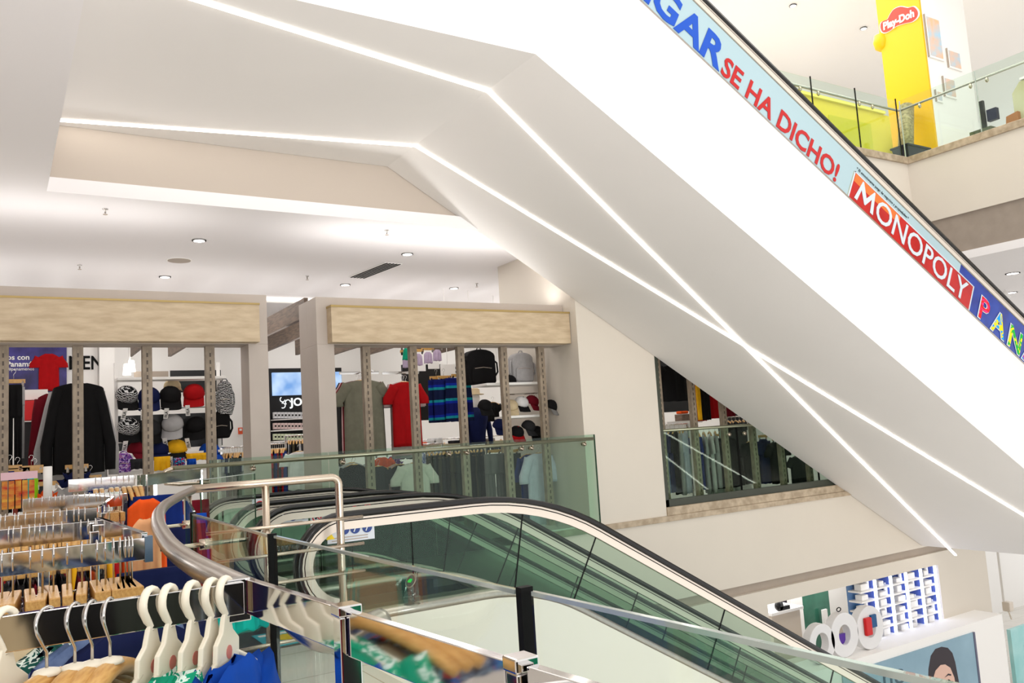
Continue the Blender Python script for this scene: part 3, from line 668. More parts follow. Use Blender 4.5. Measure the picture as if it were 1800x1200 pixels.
r4 = rack('fourth chrome clothes rack holding red clothes under brass-coloured reflections', 3.85, -1.3, .36, 1.10, .065, side=((.37, 3.85, 1.07), (.60, 5.25, 1.07)), sideposts=((.38, 3.8, 1.08), (.64, 5.3, 1.09)), posts=(-1.2,))
r5 = rack('fifth chrome clothes rack, pale grey, its left end free', 4.75, .12, .56, 1.125, .075, posts=(.15,))
r6 = rack('farthest chrome clothes rack with wooden hangers and a free left end', 6.6, .44, .86, 1.165, .085, side=((.87, 6.58, 1.12), (1.50, 7.5, 1.12)), sideposts=((.95, 6.7, 1.16), (1.5, 7.5, 1.15)), posts=())

# ---------------------------------------------------------------- hangers (prototypes in the XZ plane, hanging from the origin)
def hook_pts(R, stem, n=12, lean=.0):
    P_ = [(-R*1.0+.002, 0, -R*1.5)]
    for i in range(n+1):
        a = math.radians(190-(190+28)*i/n); P_.append((R*math.cos(a), 0, R*math.sin(a)-R))
    P_ += [(R*.45+lean, 0, -R*2.1), (0, 0, -R*2.7), (0, 0, -stem)]
    return P_
def white_hanger():
    t = thing('plastic_hanger', '', 'hanger')
    hp = hook_pts(.021, .058)
    MB().tube(hp, [.0048]*len(hp), 8, ry=[.0064]*len(hp)).build('hook', M['plastic'], t, True)
    b = MB(); b.prism([(-.008, -.004, -.048), (.008, -.004, -.048), (.020, -.004, -.077), (.039, -.004, -.090), (.045, -.004, -.136), (-.038, -.004, -.136), (-.040, -.004, -.095), (-.018, -.004, -.078)], (0, .008, 0))
    b.build('body_plate', M['plastic'], t, bevel=.002)
    a = MB(); a.tube([(.03, 0, -.112), (.09, 0, -.140), (.155, 0, -.175)], .0045, 8); a.tube([(-.026, 0, -.112), (-.09, 0, -.140), (-.155, 0, -.175)], .0045, 8); a.tube([(-.155, 0, -.175), (.155, 0, -.175)], .0035, 6)
    a.build('arms', M['plastic'], t, True)
    MB().lathe((0, .0040, -.108), [(.010, 0), (.010, .0008), (.007, .0008)], 12, 'y').build('red_emblem', bpy.data.materials.get('emblem_red') or mat('emblem_red', (205, 120, 110), .5), t)
    return t
def wood_hanger(stem=.082):
    t = thing('wooden_hanger', '', 'hanger')
    hp = hook_pts(.022, stem); MB().tube(hp, .0022, 8).build('hook', M['wire'], t, True)
    P_ = []
    for i in range(13):
        u = -1+i/6; P_.append((u*.19, 0, -stem-.014-.075*abs(u)**1.6))
    rr = [.014-.004*abs(-1+i/6) for i in range(13)]; ry = [.017-.004*abs(-1+i/6) for i in range(13)]
    MB().tube(P_, rr, 10, ry=ry).build('shoulder_bar', M['hangerwood'], t, True)
    MB().lathe((0, 0, -stem-.004), [(.019, -.003), (.016, .003), (.005, .006)], 14).build('size_collar', M['plastic'], t, True)
    return t
def clip_hanger():
    t = thing('clip_hanger', '', 'hanger')
    hp = hook_pts(.020, .105); MB().tube(hp, .0021, 8).build('hook', M['wire'], t, True)
    MB().box(-.11, -.011, -.150, .11, .011, -.105).build('wooden_bar', M['hangerwood'], t, bevel=.003)
    for s in (-1, 1):
        c = MB(); c.prism([(s*.085-.012, -.014, -.135), (s*.085+.012, -.014, -.135), (s*.085+.012, -.004, -.185), (s*.085-.012, -.004, -.185)], (0, .002, 0)); c.prism([(s*.085-.012, .012, -.135), (s*.085+.012, .012, -.135), (s*.085+.012, .002, -.185), (s*.085-.012, .002, -.185)], (0, .002, 0))
        c.tube([(s*.085, -.016, -.12), (s*.085, -.006, -.15), (s*.085, .014, -.12)], .003, 6, up=(1, 0, 0)); c.build('metal_clip', M['wire'], t)
    return t
PW, PH, PC = white_hanger(), wood_hanger(), clip_hanger()
PROTO = {'w': PW, 'h': PH, 'c': PC}; used = set()
def hang(kind, loc, rz, label, group, sc=None):
    o = PROTO[kind]
    if kind in used: o = dup(o)
    used.add(kind)
    place(o, loc, rz, sc); o['label'] = label; o['group'] = group
    return o
# ---------------------------------------------------------------- garments (hanging from z = 0 at the shoulder line, plane XZ)
def garment(kind, w=.46, L=.62, T=.05, seed=0, sleeve=None):
    """closed cloth body with folds; kind: tee, long, tank, trousers, shorts, skirt, towel"""
    rnd = random.Random(seed); g = MB(); ph = [rnd.uniform(0, 6.28) for _ in range(4)]
    NU, NV = 18, 16
    hw = w/2
    def body(u0c, wid, z0, z1, th, taper=0., flare=.0, sh=0., neck=0.):
        rows = []
        for j in range(NV+1):
            v = j/NV; row = []
            ww = wid*(1-taper*v+flare*v)
            for i in range(2*NU):
                k = i if i <= NU else 2*NU-i; sgn = 1 if i <= NU else -1
                u = -1+2*k/NU
                zz = z0+(z1-z0)*v
                if sh: zz -= sh*(abs(u)**1.5)*(1-v)**3
                if neck: zz -= neck*max(0, 1-(u/.33)**2)*(1-v)**6*(1 if sgn > 0 else .4)
                prof = math.sqrt(max(0, 1-u*u))**.7
                f = (math.sin(u*9+ph[0]+v*1.2)*.30+math.sin(u*17+ph[1]-v*2)*.15)*min(1, v*2+.15)
                y = sgn*th*(prof*(.55+.45*min(1, v*3)))+th*f*.8*(prof if abs(u) > .98 else 1)*(.3+.7*prof)
                row.append((u0c+u*ww, y, zz+.006*math.sin(u*8+ph[2])*(v > .99)))
            rows.append(row)
        vs_ = [p for r in rows for p in r]; n = 2*NU
        fs = [(j*n+i, j*n+(i+1) % n, (j+1)*n+(i+1) % n, (j+1)*n+i) for j in range(NV) for i in range(n)]
        fs += [tuple(range(n-1, -1, -1)), tuple(range(NV*n, NV*n+n))]
        g.add(vs_, fs)
    if kind in ('tee', 'long', 'tank', 'polo'):
        body(0, hw*(.82 if kind != 'tank' else .7), 0, -L, T*.5, taper=0, flare=.06, sh=.055, neck=.035)
        sl = {'tee': .30*L, 'polo': .30*L, 'long': .93*L, 'tank': 0}[kind] if sleeve is None else sleeve
        if sl:
            for s in (-1, 1):
                x0 = s*hw*.64; x1 = s*hw*(1.08 if kind != 'long' else 1.06); k = 7; P_ = []
                for i in range(k):
                    t_ = i/(k-1); P_.append((x0+(x1-x0)*min(1, t_*1.5), 0, -.075-(sl-.03)*t_-.02*math.sin(t_*3)))
                rx = [.062 if kind == 'long' else .085]+[(.072-.018*i/(k-1)) if kind == 'long' else .078 for i in range(1, k)]
                g.tube(P_, rx, 10, ry=[T*.42]*k)
    elif kind == 'trousers':
        body(0, hw, 0, -L*.26, T*.5, flare=.02)
        for s in (-1, 1): body(s*hw*.52, hw*.47, -L*.22, -L, T*.45, taper=.12)
    elif kind == 'shorts':
        body(0, hw, 0, -L*.5, T*.5, flare=.06)
        for s in (-1, 1): body(s*hw*.54, hw*.53, -L*.42, -L, T*.5, flare=.1)
    elif kind == 'skirt': body(0, hw*.7, 0, -L, T*.5, flare=.45)
    else: body(0, hw, 0, -L, T*.5)
    return g
GM = {}
CN = dict(tee='t_shirt', long='long_sleeved_shirt', tank='tank_top', polo='polo_shirt', trousers='trousers', shorts='shorts', skirt='skirt', towel='towel')
CC = dict(tee='t-shirt', long='sweater', tank='top', polo='shirt', trousers='trousers', shorts='shorts', skirt='skirt', towel='towel')
def cloth(kind, mt, loc, rz, label, group=None, w=.46, L=.62, T=.05, var=0, name=None, neckline=None):
    key = (kind, round(w, 2), round(L, 2), round(T, 3), var % 4, mt)
    if key in GM:
        o = GM[key].copy(); COL.objects.link(o)
    else:
        o = garment(kind, w, L, T, seed=len(kind)*31+(var % 4)*7).build(name or CN[kind], M[mt], None, True); GM[key] = o
    o.name = name or CN[kind]
    o.location = loc; o.rotation_euler = (0, 0, rz)
    return tag(o, label, CC[kind], group)
# near rack
railY = 1.335
WX = [(15, 1075), (270, 1040), (302, 1038), (342, 1028), (376, 1020), (400, 1015)]
lab = ['white plastic hanger alone at the far left of the nearest rack', 'white plastic hanger, leftmost of five with the teal tops', 'white plastic hanger, second of five with the teal tops', 'white plastic hanger in the middle of the five', 'white plastic hanger holding the left blue top', 'white plastic hanger holding the right blue top, nearest the rack corner']
tops = [None, ('p_teal', 'teal and white printed kids top under the leftmost white hanger of five'), ('f_teal', 'plain teal kids top under the second white hanger'), ('p_teal', 'striped teal kids top in the middle of the nearest rack'), ('f_blue', 'blue kids top, left one of two on the nearest rack'), ('f_blue', 'blue kids top at the right end of the nearest rack')]
for i, ((px, py), l) in enumerate(zip(WX, lab)):
    x = at(px, py, Y=railY).x
    rz = math.radians([50, 53, 54, 53, 53, 54][i])
    hang('w', (x-.004, railY, 1.108), rz+math.pi, l, 'white plastic hangers on the nearest rack')
    if tops[i]:
        d = Vector((math.cos(rz), math.sin(rz), 0))
        cloth('tee', tops[i][0], Vector((x-.004, railY-.02, 1.108-.104)), rz, tops[i][1], 'kids tops on the nearest rack', .27, .42, .05, i)
for i, px in enumerate((88, 137, 167, 198)):
    x = at(px, 1062-px*.07, Y=railY).x; rz = math.radians((52, 60, 62, 64)[i])
    hang('h', (x-.004, railY, 1.103), rz+math.pi, 'wooden hanger with steel hook on the nearest rack, '+nth(i, 4)+' of four', 'wooden hangers on the nearest rack')
    cloth('tank', ('p_floral', 'p_navy', 'f_beige', 'p_leafgreen')[i], (x-.004, railY, 1.103-.128), rz, ('blue floral print', 'navy leaf print', 'beige', 'green leaf print')[i]+' garment under a wooden hanger of the nearest rack', None, .32, .5, .03, i, name='shirt')
for i, (x, m, l) in enumerate([(-.10, 'p_floral', 'blue floral shirt at the bottom left corner'), (-.04, 'p_navy', 'dark navy shirt with pale leaves behind the nearest rail'), (.02, 'p_navy', 'dark leaf print shirt under the nearest rail'), (.07, 'f_beige', 'beige patterned shirt under the nearest rail'), (.115, 'p_leafgreen', 'green and white leaf shirt under the nearest rail'), (.155, 'p_denim', 'denim blue shirt under the nearest rail'), (.20, 'f_navy', 'navy shirt beside the teal tops')]):
    cloth('tee', m, (x, 1.62, 1.02), math.radians(35), l, 'printed shirts behind the nearest rail', .34, .55, .05, i, name='shirt')

def fill(rail_y, z, pxs, pyf, kind, clothes, desc, group, rzs=(84, 92), drop=.165, w=.34, L=.5, T=.03, ck='shorts', cname=None):
    for i, px in enumerate(pxs):
        x = at(px, pyf(px), Y=rail_y).x; rz = math.radians(random.uniform(*rzs)); l = nth(i, len(pxs))
        hang(kind, (x, rail_y, z+.006), rz+math.pi, ('clip hanger' if kind == 'c' else 'wooden hanger')+' on the '+desc+' rack, '+l, group+' hangers')
        m = clothes[i % len(clothes)]
        cloth(ck, m, (x, rail_y, z-drop), rz, cname_(m)+' garment on the '+desc+' rack, '+l, group, w, L, T, i, name=cname)
R2X = [4, 23, 53, 75, 94, 118, 144, 170, 185, 199, 211, 220, 226, 231]
fill(2.25, 1.10, R2X, lambda p: 972-p*.1, 'c', ['f_white', 'f_lgrey', 'f_white', 'f_black', 'f_white', 'f_black', 'p_denim', 'f_blue', 'f_orange', 'f_lgrey', 'f_orange', 'f_navy', 'f_cyan', 'f_peach'], 'second', 'clothes on the second rack', T=.034)
R3X = [16, 24, 37, 51, 61, 70, 81, 94, 108, 142, 155, 168, 176]
fill(3.06, 1.10, R3X, lambda p: 932-p*.1, 'c', ['f_black', 'f_char', 'f_black', 'f_black', 'f_maroon'], 'third', 'dark clothes on the third rack', T=.04)
R4X = [1, 10, 26, 32, 45, 62, 73, 80, 94, 105, 117, 130, 138, 149, 173, 183, 191]
fill(3.85, 1.10, R4X, lambda p: 905-p*.08, 'h', ['f_red', 'f_maroon', 'f_beige', 'f_yellow'], 'fourth', 'clothes on the fourth rack', drop=.11, ck='tee', T=.04, w=.4)
R5X = [52, 58, 74, 86, 97, 106, 112, 130, 137, 149, 157, 169, 176, 184, 193, 201, 210]
fill(4.75, 1.125, R5X, lambda p: 874-p*.05, 'c', ['f_orange', 'f_red', 'f_black', 'f_red'], 'fifth', 'clothes on the fifth rack', T=.04, w=.36)
R6X = [168, 178, 195, 205, 217, 226, 236, 246]
fill(6.6, 1.165, R6X, lambda p: 845-p*.05, 'h', ['f_orange', 'f_dkblue', 'f_orange', 'f_beige'], 'farthest', 'clothes on the farthest rack', drop=.11, ck='tank', T=.05, w=.42, cname='vest')
# unseen rack of clothes added behind the camera to darken the chrome's reflections
rb = rack('added unseen clothes rack behind the camera, mirrored in the chrome', -.55, -1.4, 2.6, 1.2, .05, posts=(-1.3, 2.5))
for i, m in enumerate(['f_khaki', 'f_char', 'f_navy', 'f_maroon', 'f_beige', 'f_black', 'f_dgreen', 'f_char', 'f_teal', 'f_navy', 'f_maroon', 'f_char', 'f_khaki', 'f_maroon']):
    cloth('long', m, (-1.25+i*.27, -.55, 1.10), math.radians(8), cname_(m)+' sweater on the added rack behind the camera, '+nth(i, 14), 'sweaters on the added rack behind the camera', .5, .8, .12, i)
# garments hanging from the side bars, facing the walkway
def sidecloth(px, py, x, kind, m, label, w=.38, L=.5, rz=20, T=.09):
    p = at(px, py, X=x) if x < 9 else at(px, py, Y=x-9)
    cloth(kind, m, p, math.radians(rz), label, None, w, L, T, int(px)); return p
p = at(255, 905, Y=3.35); cloth('tank', 'f_peach', p, math.radians(-15), 'peach orange vest hanging at the end of the third rack', None, .15, .42, .05, 1)
p = at(257, 872, Y=4.4); cloth('tank', 'f_orange', p, math.radians(-15), 'bright orange-red vest beside the curved handrail', None, .24, .36, .07, 2)
p = at(277, 870, Y=5.2); cloth('shorts', 'f_dkblue', p, math.radians(-15), 'blue shorts behind the bright orange vest', None, .26, .36, .07, 2)
p = at(300, 925, Y=4.6); cloth('shorts', 'f_navy', p, 0, 'navy shorts seen inside the curved handrail', None, .34, .62, .09, 2)
p = at(330, 880, Y=6.6); cloth('shorts', 'f_maroon', p, 0, 'dark red shorts behind the handrail bend', None, .3, .5, .09, 3)
p = at(318, 905, Y=6.2); cloth('shorts', 'f_blue', p, 0, 'royal blue shorts framed by the handrail bend', None, .34, .42, .09, 1)
p = at(272, 1000, Y=2.9); cloth('shorts', 'f_navy', p, 0, 'navy shorts below the handrail, right of the peach vest', None, .22, .55, .07, 4)
p = at(410, 1050, Y=2.7); cloth('shorts', 'f_cyan', p, math.radians(10), 'turquoise shorts seen below the handrail', None, .20, .10, .05, 3)
# ================================================================ GOODS IN THE SHOP
def px_w(px0, px1, py, Y): return at(px1, py, Y=Y).x-at(px0, py, Y=Y).x
def px_h(px, py0, py1, Y): return at(px, py0, Y=Y).z-at(px, py1, Y=Y).z
def short(l):
    w_ = l.split()[:12]
    while w_[-1] in ('the', 'of', 'in', 'at', 'a', 'on', 'behind', 'with', 'to', 'and', 'left', 'right', 'beside', 'under', 'just'): w_.pop()
    return ' '.join(w_).rstrip(',')
def facing(kind, m, x0, y0, x1, y1, Y, label, hanger=True, T=.1, var=0, group=None, rz=0, name=None, hang_lab=None):
    """garment facing the viewer that fills the pixel box at depth Y"""
    c = at((x0+x1)/2, y0, Y=Y); w_ = px_w(x0, x1, (y0+y1)/2, Y); L = px_h((x0+x1)/2, y0, y1, Y)
    k = {'tee': 1.22, 'long': 1.14, 'tank': .98, 'polo': 1.2}.get(kind, 1.03)
    o = cloth(kind, m, c, math.radians(rz), label, group, w_/k*1.0, L, T, var, name)
    if hanger == 'c': hang('c', c+Vector((0, 0, .165)), math.radians(rz), 'clip hanger holding the '+short(label), 'clip hangers in the shop')
    elif hanger:
        hang('h', c+Vector((0, 0, .085)), math.radians(rz), (hang_lab or 'wooden hanger holding the '+short(label)), 'wooden hangers in the shop')
    return o
_f = facing
def facing(kind, m, x0, y0, x1, y1, Y, label, hanger=True, *a, **k):
    if hanger is False: hanger = 'c'
    return _f(kind, m, x0, y0, x1, y1, Y, label, hanger, *a, **k)
def board(name, m, x0, y0, x1, y1, Y, th=.03, parent=None, bevel=0):
    a = at(x0, y1, Y=Y); b = at(x1, y0, Y=Y)
    return MB().box(a.x, Y, a.z, b.x, Y+th, b.z).build(name, m if not isinstance(m, str) else M[m], parent, bevel=bevel)
EXX, EZZ = Vector((1, 0, 0)), Vector((0, 0, 1))
NAVY = mat('deep_navy', (18, 22, 60), .5); BLK = mat('black_panel', (14, 14, 16), .4); REDB = mat('bright_red_box', (205, 20, 26), .4)
# --- left window
po = thing('poster', 'dark violet football shirt poster with white words, left window', 'poster', at(60, 650, Y=13.0))
pm = mat('poster_violet', (30, 20, 74), .4, c2=(74, 66, 150), scale=2.4)
a = at(-40, 692, Y=13.0); b = at(117, 590, Y=13.0)
MB().box(a.x, 13.0, a.z, b.x, 13.03, b.z).build('print', pm, po)
q = at(86, 620, Y=12.97); tee = garment('tee', .29, .52, .03, 3); g2 = tee.build('red_jersey_picture', M['f_red'], None, True); g2.parent = po; g2.location = Vector(q)-Vector(po['_org'])
text('white_words', 'os con', M['white'], at(12, 632, Y=12.99), EXX, EZZ, .098, po, .002, .02)
text('white_words', 'Panamá!', M['white'], at(11, 644, Y=12.99), EXX, EZZ, .098, po, .002, .02)
text('small_words', '#panamenos', M['white'], at(14, 651, Y=12.99), EXX, EZZ, .06, po, .001, 0)
wl = thing('sign_wall', 'white partition in the shop with black letters MEN', 'sign wall', (1.2, 13.1, 0))
a = at(118, 700, Y=13.1); b = at(172, 600, Y=13.1); c_ = at(199, 600, Y=13.1)
MB().box(a.x, 13.1, 0, b.x, 13.2, 3.2).build('panel', M['white'], wl); MB().box(b.x+.004, 12.95, 0, c_.x, 13.25, 3.5).build('white_pillar', M['white'], wl)
text('black_letters', 'MEN', M['gasket'], at(120, 649, Y=13.09), EXX, EZZ, .27, wl, .006, .018, sx=.80)
tag(board('display_block', 'white', 38, 684, 84, 703, 12.6, .3), 'white display block under the shirt poster', 'display block')
tag(board('display_box', REDB, 41, 703, 76, 738, 12.5, .35), 'bright red display box under the white block', 'box')
tag(board('shelf_unit', BLK, 38, 740, 78, 900, 12.8, .3), 'black shelf unit under the red display box', 'shelf unit')
facing('trousers', 'f_black', 8, 676, 40, 900, 10.5, 'black trousers at the left edge of the shop window', False, .12)
facing('trousers', 'f_lgrey', 24, 680, 44, 805, 10.9, 'light grey trousers behind the black trousers', None, .12)
facing('long', 'f_maroon', 58, 690, 120, 850, 10.9, 'dark red garment just behind the black sweater', None, .1, 1)
facing('long', 'f_lgrey', 66, 680, 205, 842, 10.7, 'pale grey sweater behind the black sweater', None, .1, 2)
facing('long', 'f_black', 78, 672, 198, 832, 10.4, 'large black sweater on a wooden hanger behind the left window', True, .14, 0)
tag(MB().tube([at(40, 845, Y=10.9), at(66, 845, Y=10.9)], .012, 8, up=(0, 0, 1)).build('rail_stub', M['white'], None), 'short white rail at the left window bottom', 'rail')
for (x0, y0, x1, y1, m, k, l) in [(8, 828, 26, 860, 'f_dkblue', 'shorts', 'blue shorts at the left window bottom'), (24, 832, 38, 868, 'f_orange', 'shorts', 'orange shorts left of the neon garment'), (44, 828, 66, 890, 'f_cyan', 'tank', 'turquoise swim top in the left window'), (52, 834, 70, 900, 'f_neon', 'tank', 'neon yellow swim top in the left window'),
        (66, 856, 100, 900, 'f_orange', 'tee', 'orange kids t-shirt behind the white roll'), (95, 850, 175, 905, 'f_lgrey', 'tee', 'light grey t-shirt with dark collar behind the racks'), (110, 826, 160, 850, 'f_navy', 'tee', 'navy folded shirt under the grey one'), (145, 845, 172, 870, 'f_dkblue', 'tee', 'blue shirt under the far rack')]:
    facing(k, m, x0, y0, x1, y1, 10.0, l, False, .08)
q = at(84, 880, Y=8.6); tag(MB().lathe((q.x, q.y, q.z), [(.036, 0), (.036, .30), (.03, .305)], 16).build('paper_roll', M['white'], None, True), 'white upright paper roll behind the farthest racks', 'roll')
q = at(14, 895, Y=9.2)
bk = thing('pencil_rack', 'small display rack with red and yellow striped goods at the left edge', 'display rack', q)
for i in range(5): MB().box(q.x-.05+i*.055, q.y, q.z, q.x-.005+i*.055, q.y+.05, q.z+.26).build('striped_goods', mat('stripe_red_yellow', (190, 40, 30), .6, c2=(225, 170, 60), scale=6, stretch=(1, 1, 3)) if i == 0 else bpy.data.materials['stripe_red_yellow'], bk)
MB().box(q.x+.04, q.y+.01, 0, q.x+.08, q.y+.05, q.z).build('stand_post', M['chrome'], bk)
MB().box(q.x-.06, q.y-.02, q.z+.27, q.x+.24, q.y+.07, q.z+.34).build('pink_header', mat('pale_pink', (230, 190, 200), .6), bk)
# --- cap wall
def cap(px, py, Y, r, m, mb, label, rz=0, tilt=0, tagc=True):
    c = at(px, py, Y=Y); t = thing('cap', label, 'cap', c, 'caps displayed in the shop'); t['_org'] = (0., 0., 0.)
    n = 14; g = MB(); prof = [(r, 0), (r*1.0, r*.25), (r*.93, r*.55), (r*.72, r*.85), (r*.4, r*1.02), (.004, r*1.08)]
    g.lathe((0, 0, 0), prof, n); o = g.build('crown', M[m], t, True); o.location = (0, 0, 0)
    g = MB(); vs_ = []; N = 9
    for i in range(N):
        a = math.radians(200+140*i/(N-1)); vs_ += [(r*.98*math.cos(a), r*.98*math.sin(a), .004), (r*1.02*math.cos(a), r*(-.85)+r*.98*math.sin(a)*.95, -.25*r-.25*r*math.cos(a)**2)]
    g.add(vs_+[(v[0], v[1], v[2]-.006) for v in vs_], [(2*i, 2*i+2, 2*i+3, 2*i+1) for i in range(N-1)]+[(2*N+2*i, 2*N+2*i+1, 2*N+2*i+3, 2*N+2*i+2) for i in range(N-1)])
    g.build('brim', M[mb], t, True)
    g = MB(); g.lathe((0, 0, r*1.08), [(.008, 0), (.006, .006)], 8); g.build('button', M[mb], t)
    if tagc:
        pt = MB().box(-.10, -r*1.75, -.17, -.045, -r*1.75+.004, -.01).build('price_tag', M['white'], t)
        if Y > 11: text('tag_lettering', 'FILA', M['gasket'], (-.055, -r*1.75-.002, -.15), (0, 0, 1), (-1, 0, 0), .05, pt, .001, .01)
    t.rotation_euler = (math.radians(tilt), 0, math.radians(rz)); return t
wall_cols = [('p_zig', 'f_black', 222, 692, 'black and white wavy patterned cap, top left of the cap wall'), ('f_navy', 'f_navy', 262, 694, 'navy cap behind a slotted post, top row of the cap wall'), ('f_black', 'f_black', 299, 692, 'black cap with a pale cap behind it, top row of the cap wall'), ('f_red', 'f_red', 341, 688, 'red cap in the top row of the cap wall'),
    ('p_zig', 'f_black', 226, 748, 'black and white wavy patterned cap, second row left'), ('f_char', 'f_black', 262, 750, 'charcoal cap behind a slotted post, second row'), ('f_lgrey', 'f_lgrey', 304, 742, 'pale grey cap in the middle of the second row'), ('f_black', 'f_black', 345, 745, 'black cap right of the pale grey cap, second row'),
    ('f_maroon', 'f_maroon', 243, 789, 'dark red cap lying in the third row'), ('f_navy', 'f_navy', 280, 790, 'dark navy cap in the third row'), ('f_yellow', 'f_black', 310, 786, 'black cap with orange panel and white patch, third row'), ('f_blue', 'f_blue', 368, 791, 'royal blue cap at the right of the third row')]
cw = thing('cap_wall', 'white shelf wall for caps in the left shop window', 'shelf unit', at(300, 760, Y=11.6))
for y0, y1, x0, x1 in ((662, 670, 204, 392), (714, 720, 222, 388), (794, 800, 222, 392), (776, 779, 200, 240), (824, 828, 204, 375)):
    a, b = at(x0, y1, Y=11.6), at(x1, y0, Y=11.6); MB().box(a.x, 11.45, a.z, b.x, 11.75, b.z).build('shelf', M['white'], cw, bevel=.004)
for x in (206, 388): MB().box(at(x, 700, Y=11.6).x-.02, 11.70, 0, at(x, 700, Y=11.6).x+.02, 11.74, 2.5).build('upright', M['white'], cw)
for i, (m, mb, x, y, l) in enumerate(wall_cols): cap(x, y+6, 11.55, .135, m, mb, l, [12, -8, 0, -14, 5, 10, -20, -25, 30, 0, -10, 20][i], [38, 38, 38, 35, 38, 38, 40, 34, 10, 10, 15, 10][i], i not in (8, 9, 11))
cap(303, 682, 11.8, .11, 'f_beige', 'f_beige', 'pale yellow cap behind the black cap, top row', 0, 0, False)
tag(board('backing_panel', BLK, 206, 724, 390, 793, 11.82, .03), 'black backing panel behind the second row of caps', 'wall panel')
tag(board('backing_panel', BLK, 300, 650, 388, 690, 12.3, .03), 'dark panel behind the red cap in the top row', 'wall panel')
tag(board('backing_panel', M['taupe'], 236, 652, 296, 668, 12.4, .03), 'grey panel behind the navy cap in the top row', 'wall panel')
sp_ = thing('spotlight_pair', 'pair of small white spotlights above the cap wall', 'spotlight', at(228, 648, Y=12.2))
for xx, yy_ in ((223, 650), (231, 644)):
    q = at(xx, yy_, Y=12.2); MB().lathe(q, [(.035, .08), (.045, 0), (.05, -.07)], 10).build('lamp_head', M['lampglow'], sp_, True)
q = at(228, 640, Y=12.2); MB().tube([(q.x, q.y, q.z), (q.x, q.y, q.z+.35)], .01, 6).build('rod', M['white'], sp_)
# hanging backpacks
def backpack(x0, y0, x1, y1, Y, m, label, name='backpack', rz=0):
    c = at((x0+x1)/2, y1, Y=Y); w_ = px_w(x0, x1, (y0+y1)/2, Y); h_ = px_h(x0, y0, y1, Y); d_ = w_*.42
    t = thing(name, label, 'backpack', c); t['_org'] = (0., 0., 0.)
    P_ = []
    for i in range(9):
        a = math.pi*i/8; P_.append((w_/2*math.cos(a)*.98, 0, h_*.80+h_*.19*math.sin(a)))
    poly = [(w_/2, 0, .03), (w_/2, 0, h_*.4)]+P_+[(-w_/2, 0, h_*.4), (-w_/2, 0, .03), (-w_*.42, 0, 0), (w_*.42, 0, 0)]
    MB().prism(poly, (0, d_, 0)).build('body', M[m], t, bevel=.02)
    MB().prism([(x*.8, -.03, z*.48+.02) for x, _, z in poly], (0, .04, 0)).build('front_pocket', M[m], t, bevel=.012)
    for s in (-1, 1): MB().tube([(s*w_*.45, d_*.5, h_*.75), (s*w_*.58, d_*.2, h_*.6), (s*w_*.6, d_*.2, h_*.35), (s*w_*.48, d_*.5, h_*.12)], .014, 8).build('strap', M[m], t, True)
    MB().tube([(-.04, d_*.4, h_*.97), (-.02, d_*.4, h_*1.05), (.02, d_*.4, h_*1.05), (.04, d_*.4, h_*.97)], .008, 8).build('loop_handle', M[m], t, True)
    MB().tube([(-w_*.3, -.032, h_*.44), (0, -.034, h_*.47), (w_*.3, -.032, h_*.44)], .004, 6, up=(0, 1, 0)).build('zip', M['taupe'], t)
    t.rotation_euler = (0, 0, math.radians(rz)); return t
backpack(384, 668, 410, 730, 11.5, 'p_zig', 'black patterned backpack hanging at the right of the cap wall')
backpack(372, 722, 406, 770, 11.5, 'f_black', 'small black backpack under the patterned one')
backpack(204, 795, 232, 830, 11.3, 'p_camo', 'purple patterned kids backpack below the cap wall')
facing('skirt', 'p_camo', 172, 822, 190, 846, 11.2, 'purple patterned kids skirt below the black sweater', False, .1)
facing('towel', 'f_yellow', 270, 802, 300, 826, 11.2, 'folded amber yellow garment under the cap wall', None, .12)
facing('towel', 'p_floral', 303, 804, 326, 822, 11.2, 'folded blue floral garment under the cap wall', None, .12)
facing('towel', 'f_blue', 328, 806, 345, 824, 11.2, 'folded bright blue garment under the cap wall', None, .12)
facing('towel', 'f_yellow', 326, 796, 365, 808, 11.4, 'amber sleeve hanging over the lowest cap shelf', None, .12)
facing('towel', 'f_char', 228, 806, 256, 824, 11.3, 'dark printed bag below the dark red cap', None, .12)
# wire grid rack
gr = thing('wire_rack', 'white wire grid rack below the folded garments', 'rack', at(300, 830, Y=8.8))
a, b = at(270, 832, Y=8.8), at(345, 832, Y=8.8)
MB().tube([a, b], .007, 6, up=(0, 0, 1)).build('top_wire', M['white'], gr); MB().tube([a-Vector((0, 0, .08)), b-Vector((0, 0, .08))], .005, 6, up=(0, 0, 1)).build('lower_wire', M['white'], gr)
for i in range(14):
    p = a.lerp(b, i/13); MB().tube([p, p-Vector((0, 0, .08))], .004, 6).build('cross_wire', M['white'], gr)
MB().box(a.x, a.y+.01, 0, a.x+.03, a.y+.04, a.z).build('post', M['chrome'], gr)
# small red sign on the deep wall
sg = thing('safety_sign', 'small orange-red safety sign on the deep white wall', 'sign', at(423, 757, Y=17.9))
board('plate', mat('sign_orange', (230, 90, 50), .5), 419, 751, 427, 763, 17.94, .02, sg); board('white_icon', 'white', 421, 753, 425, 757, 17.93, .01, sg); board('white_caption', 'white', 420, 765, 427, 769, 17.93, .01, sg)
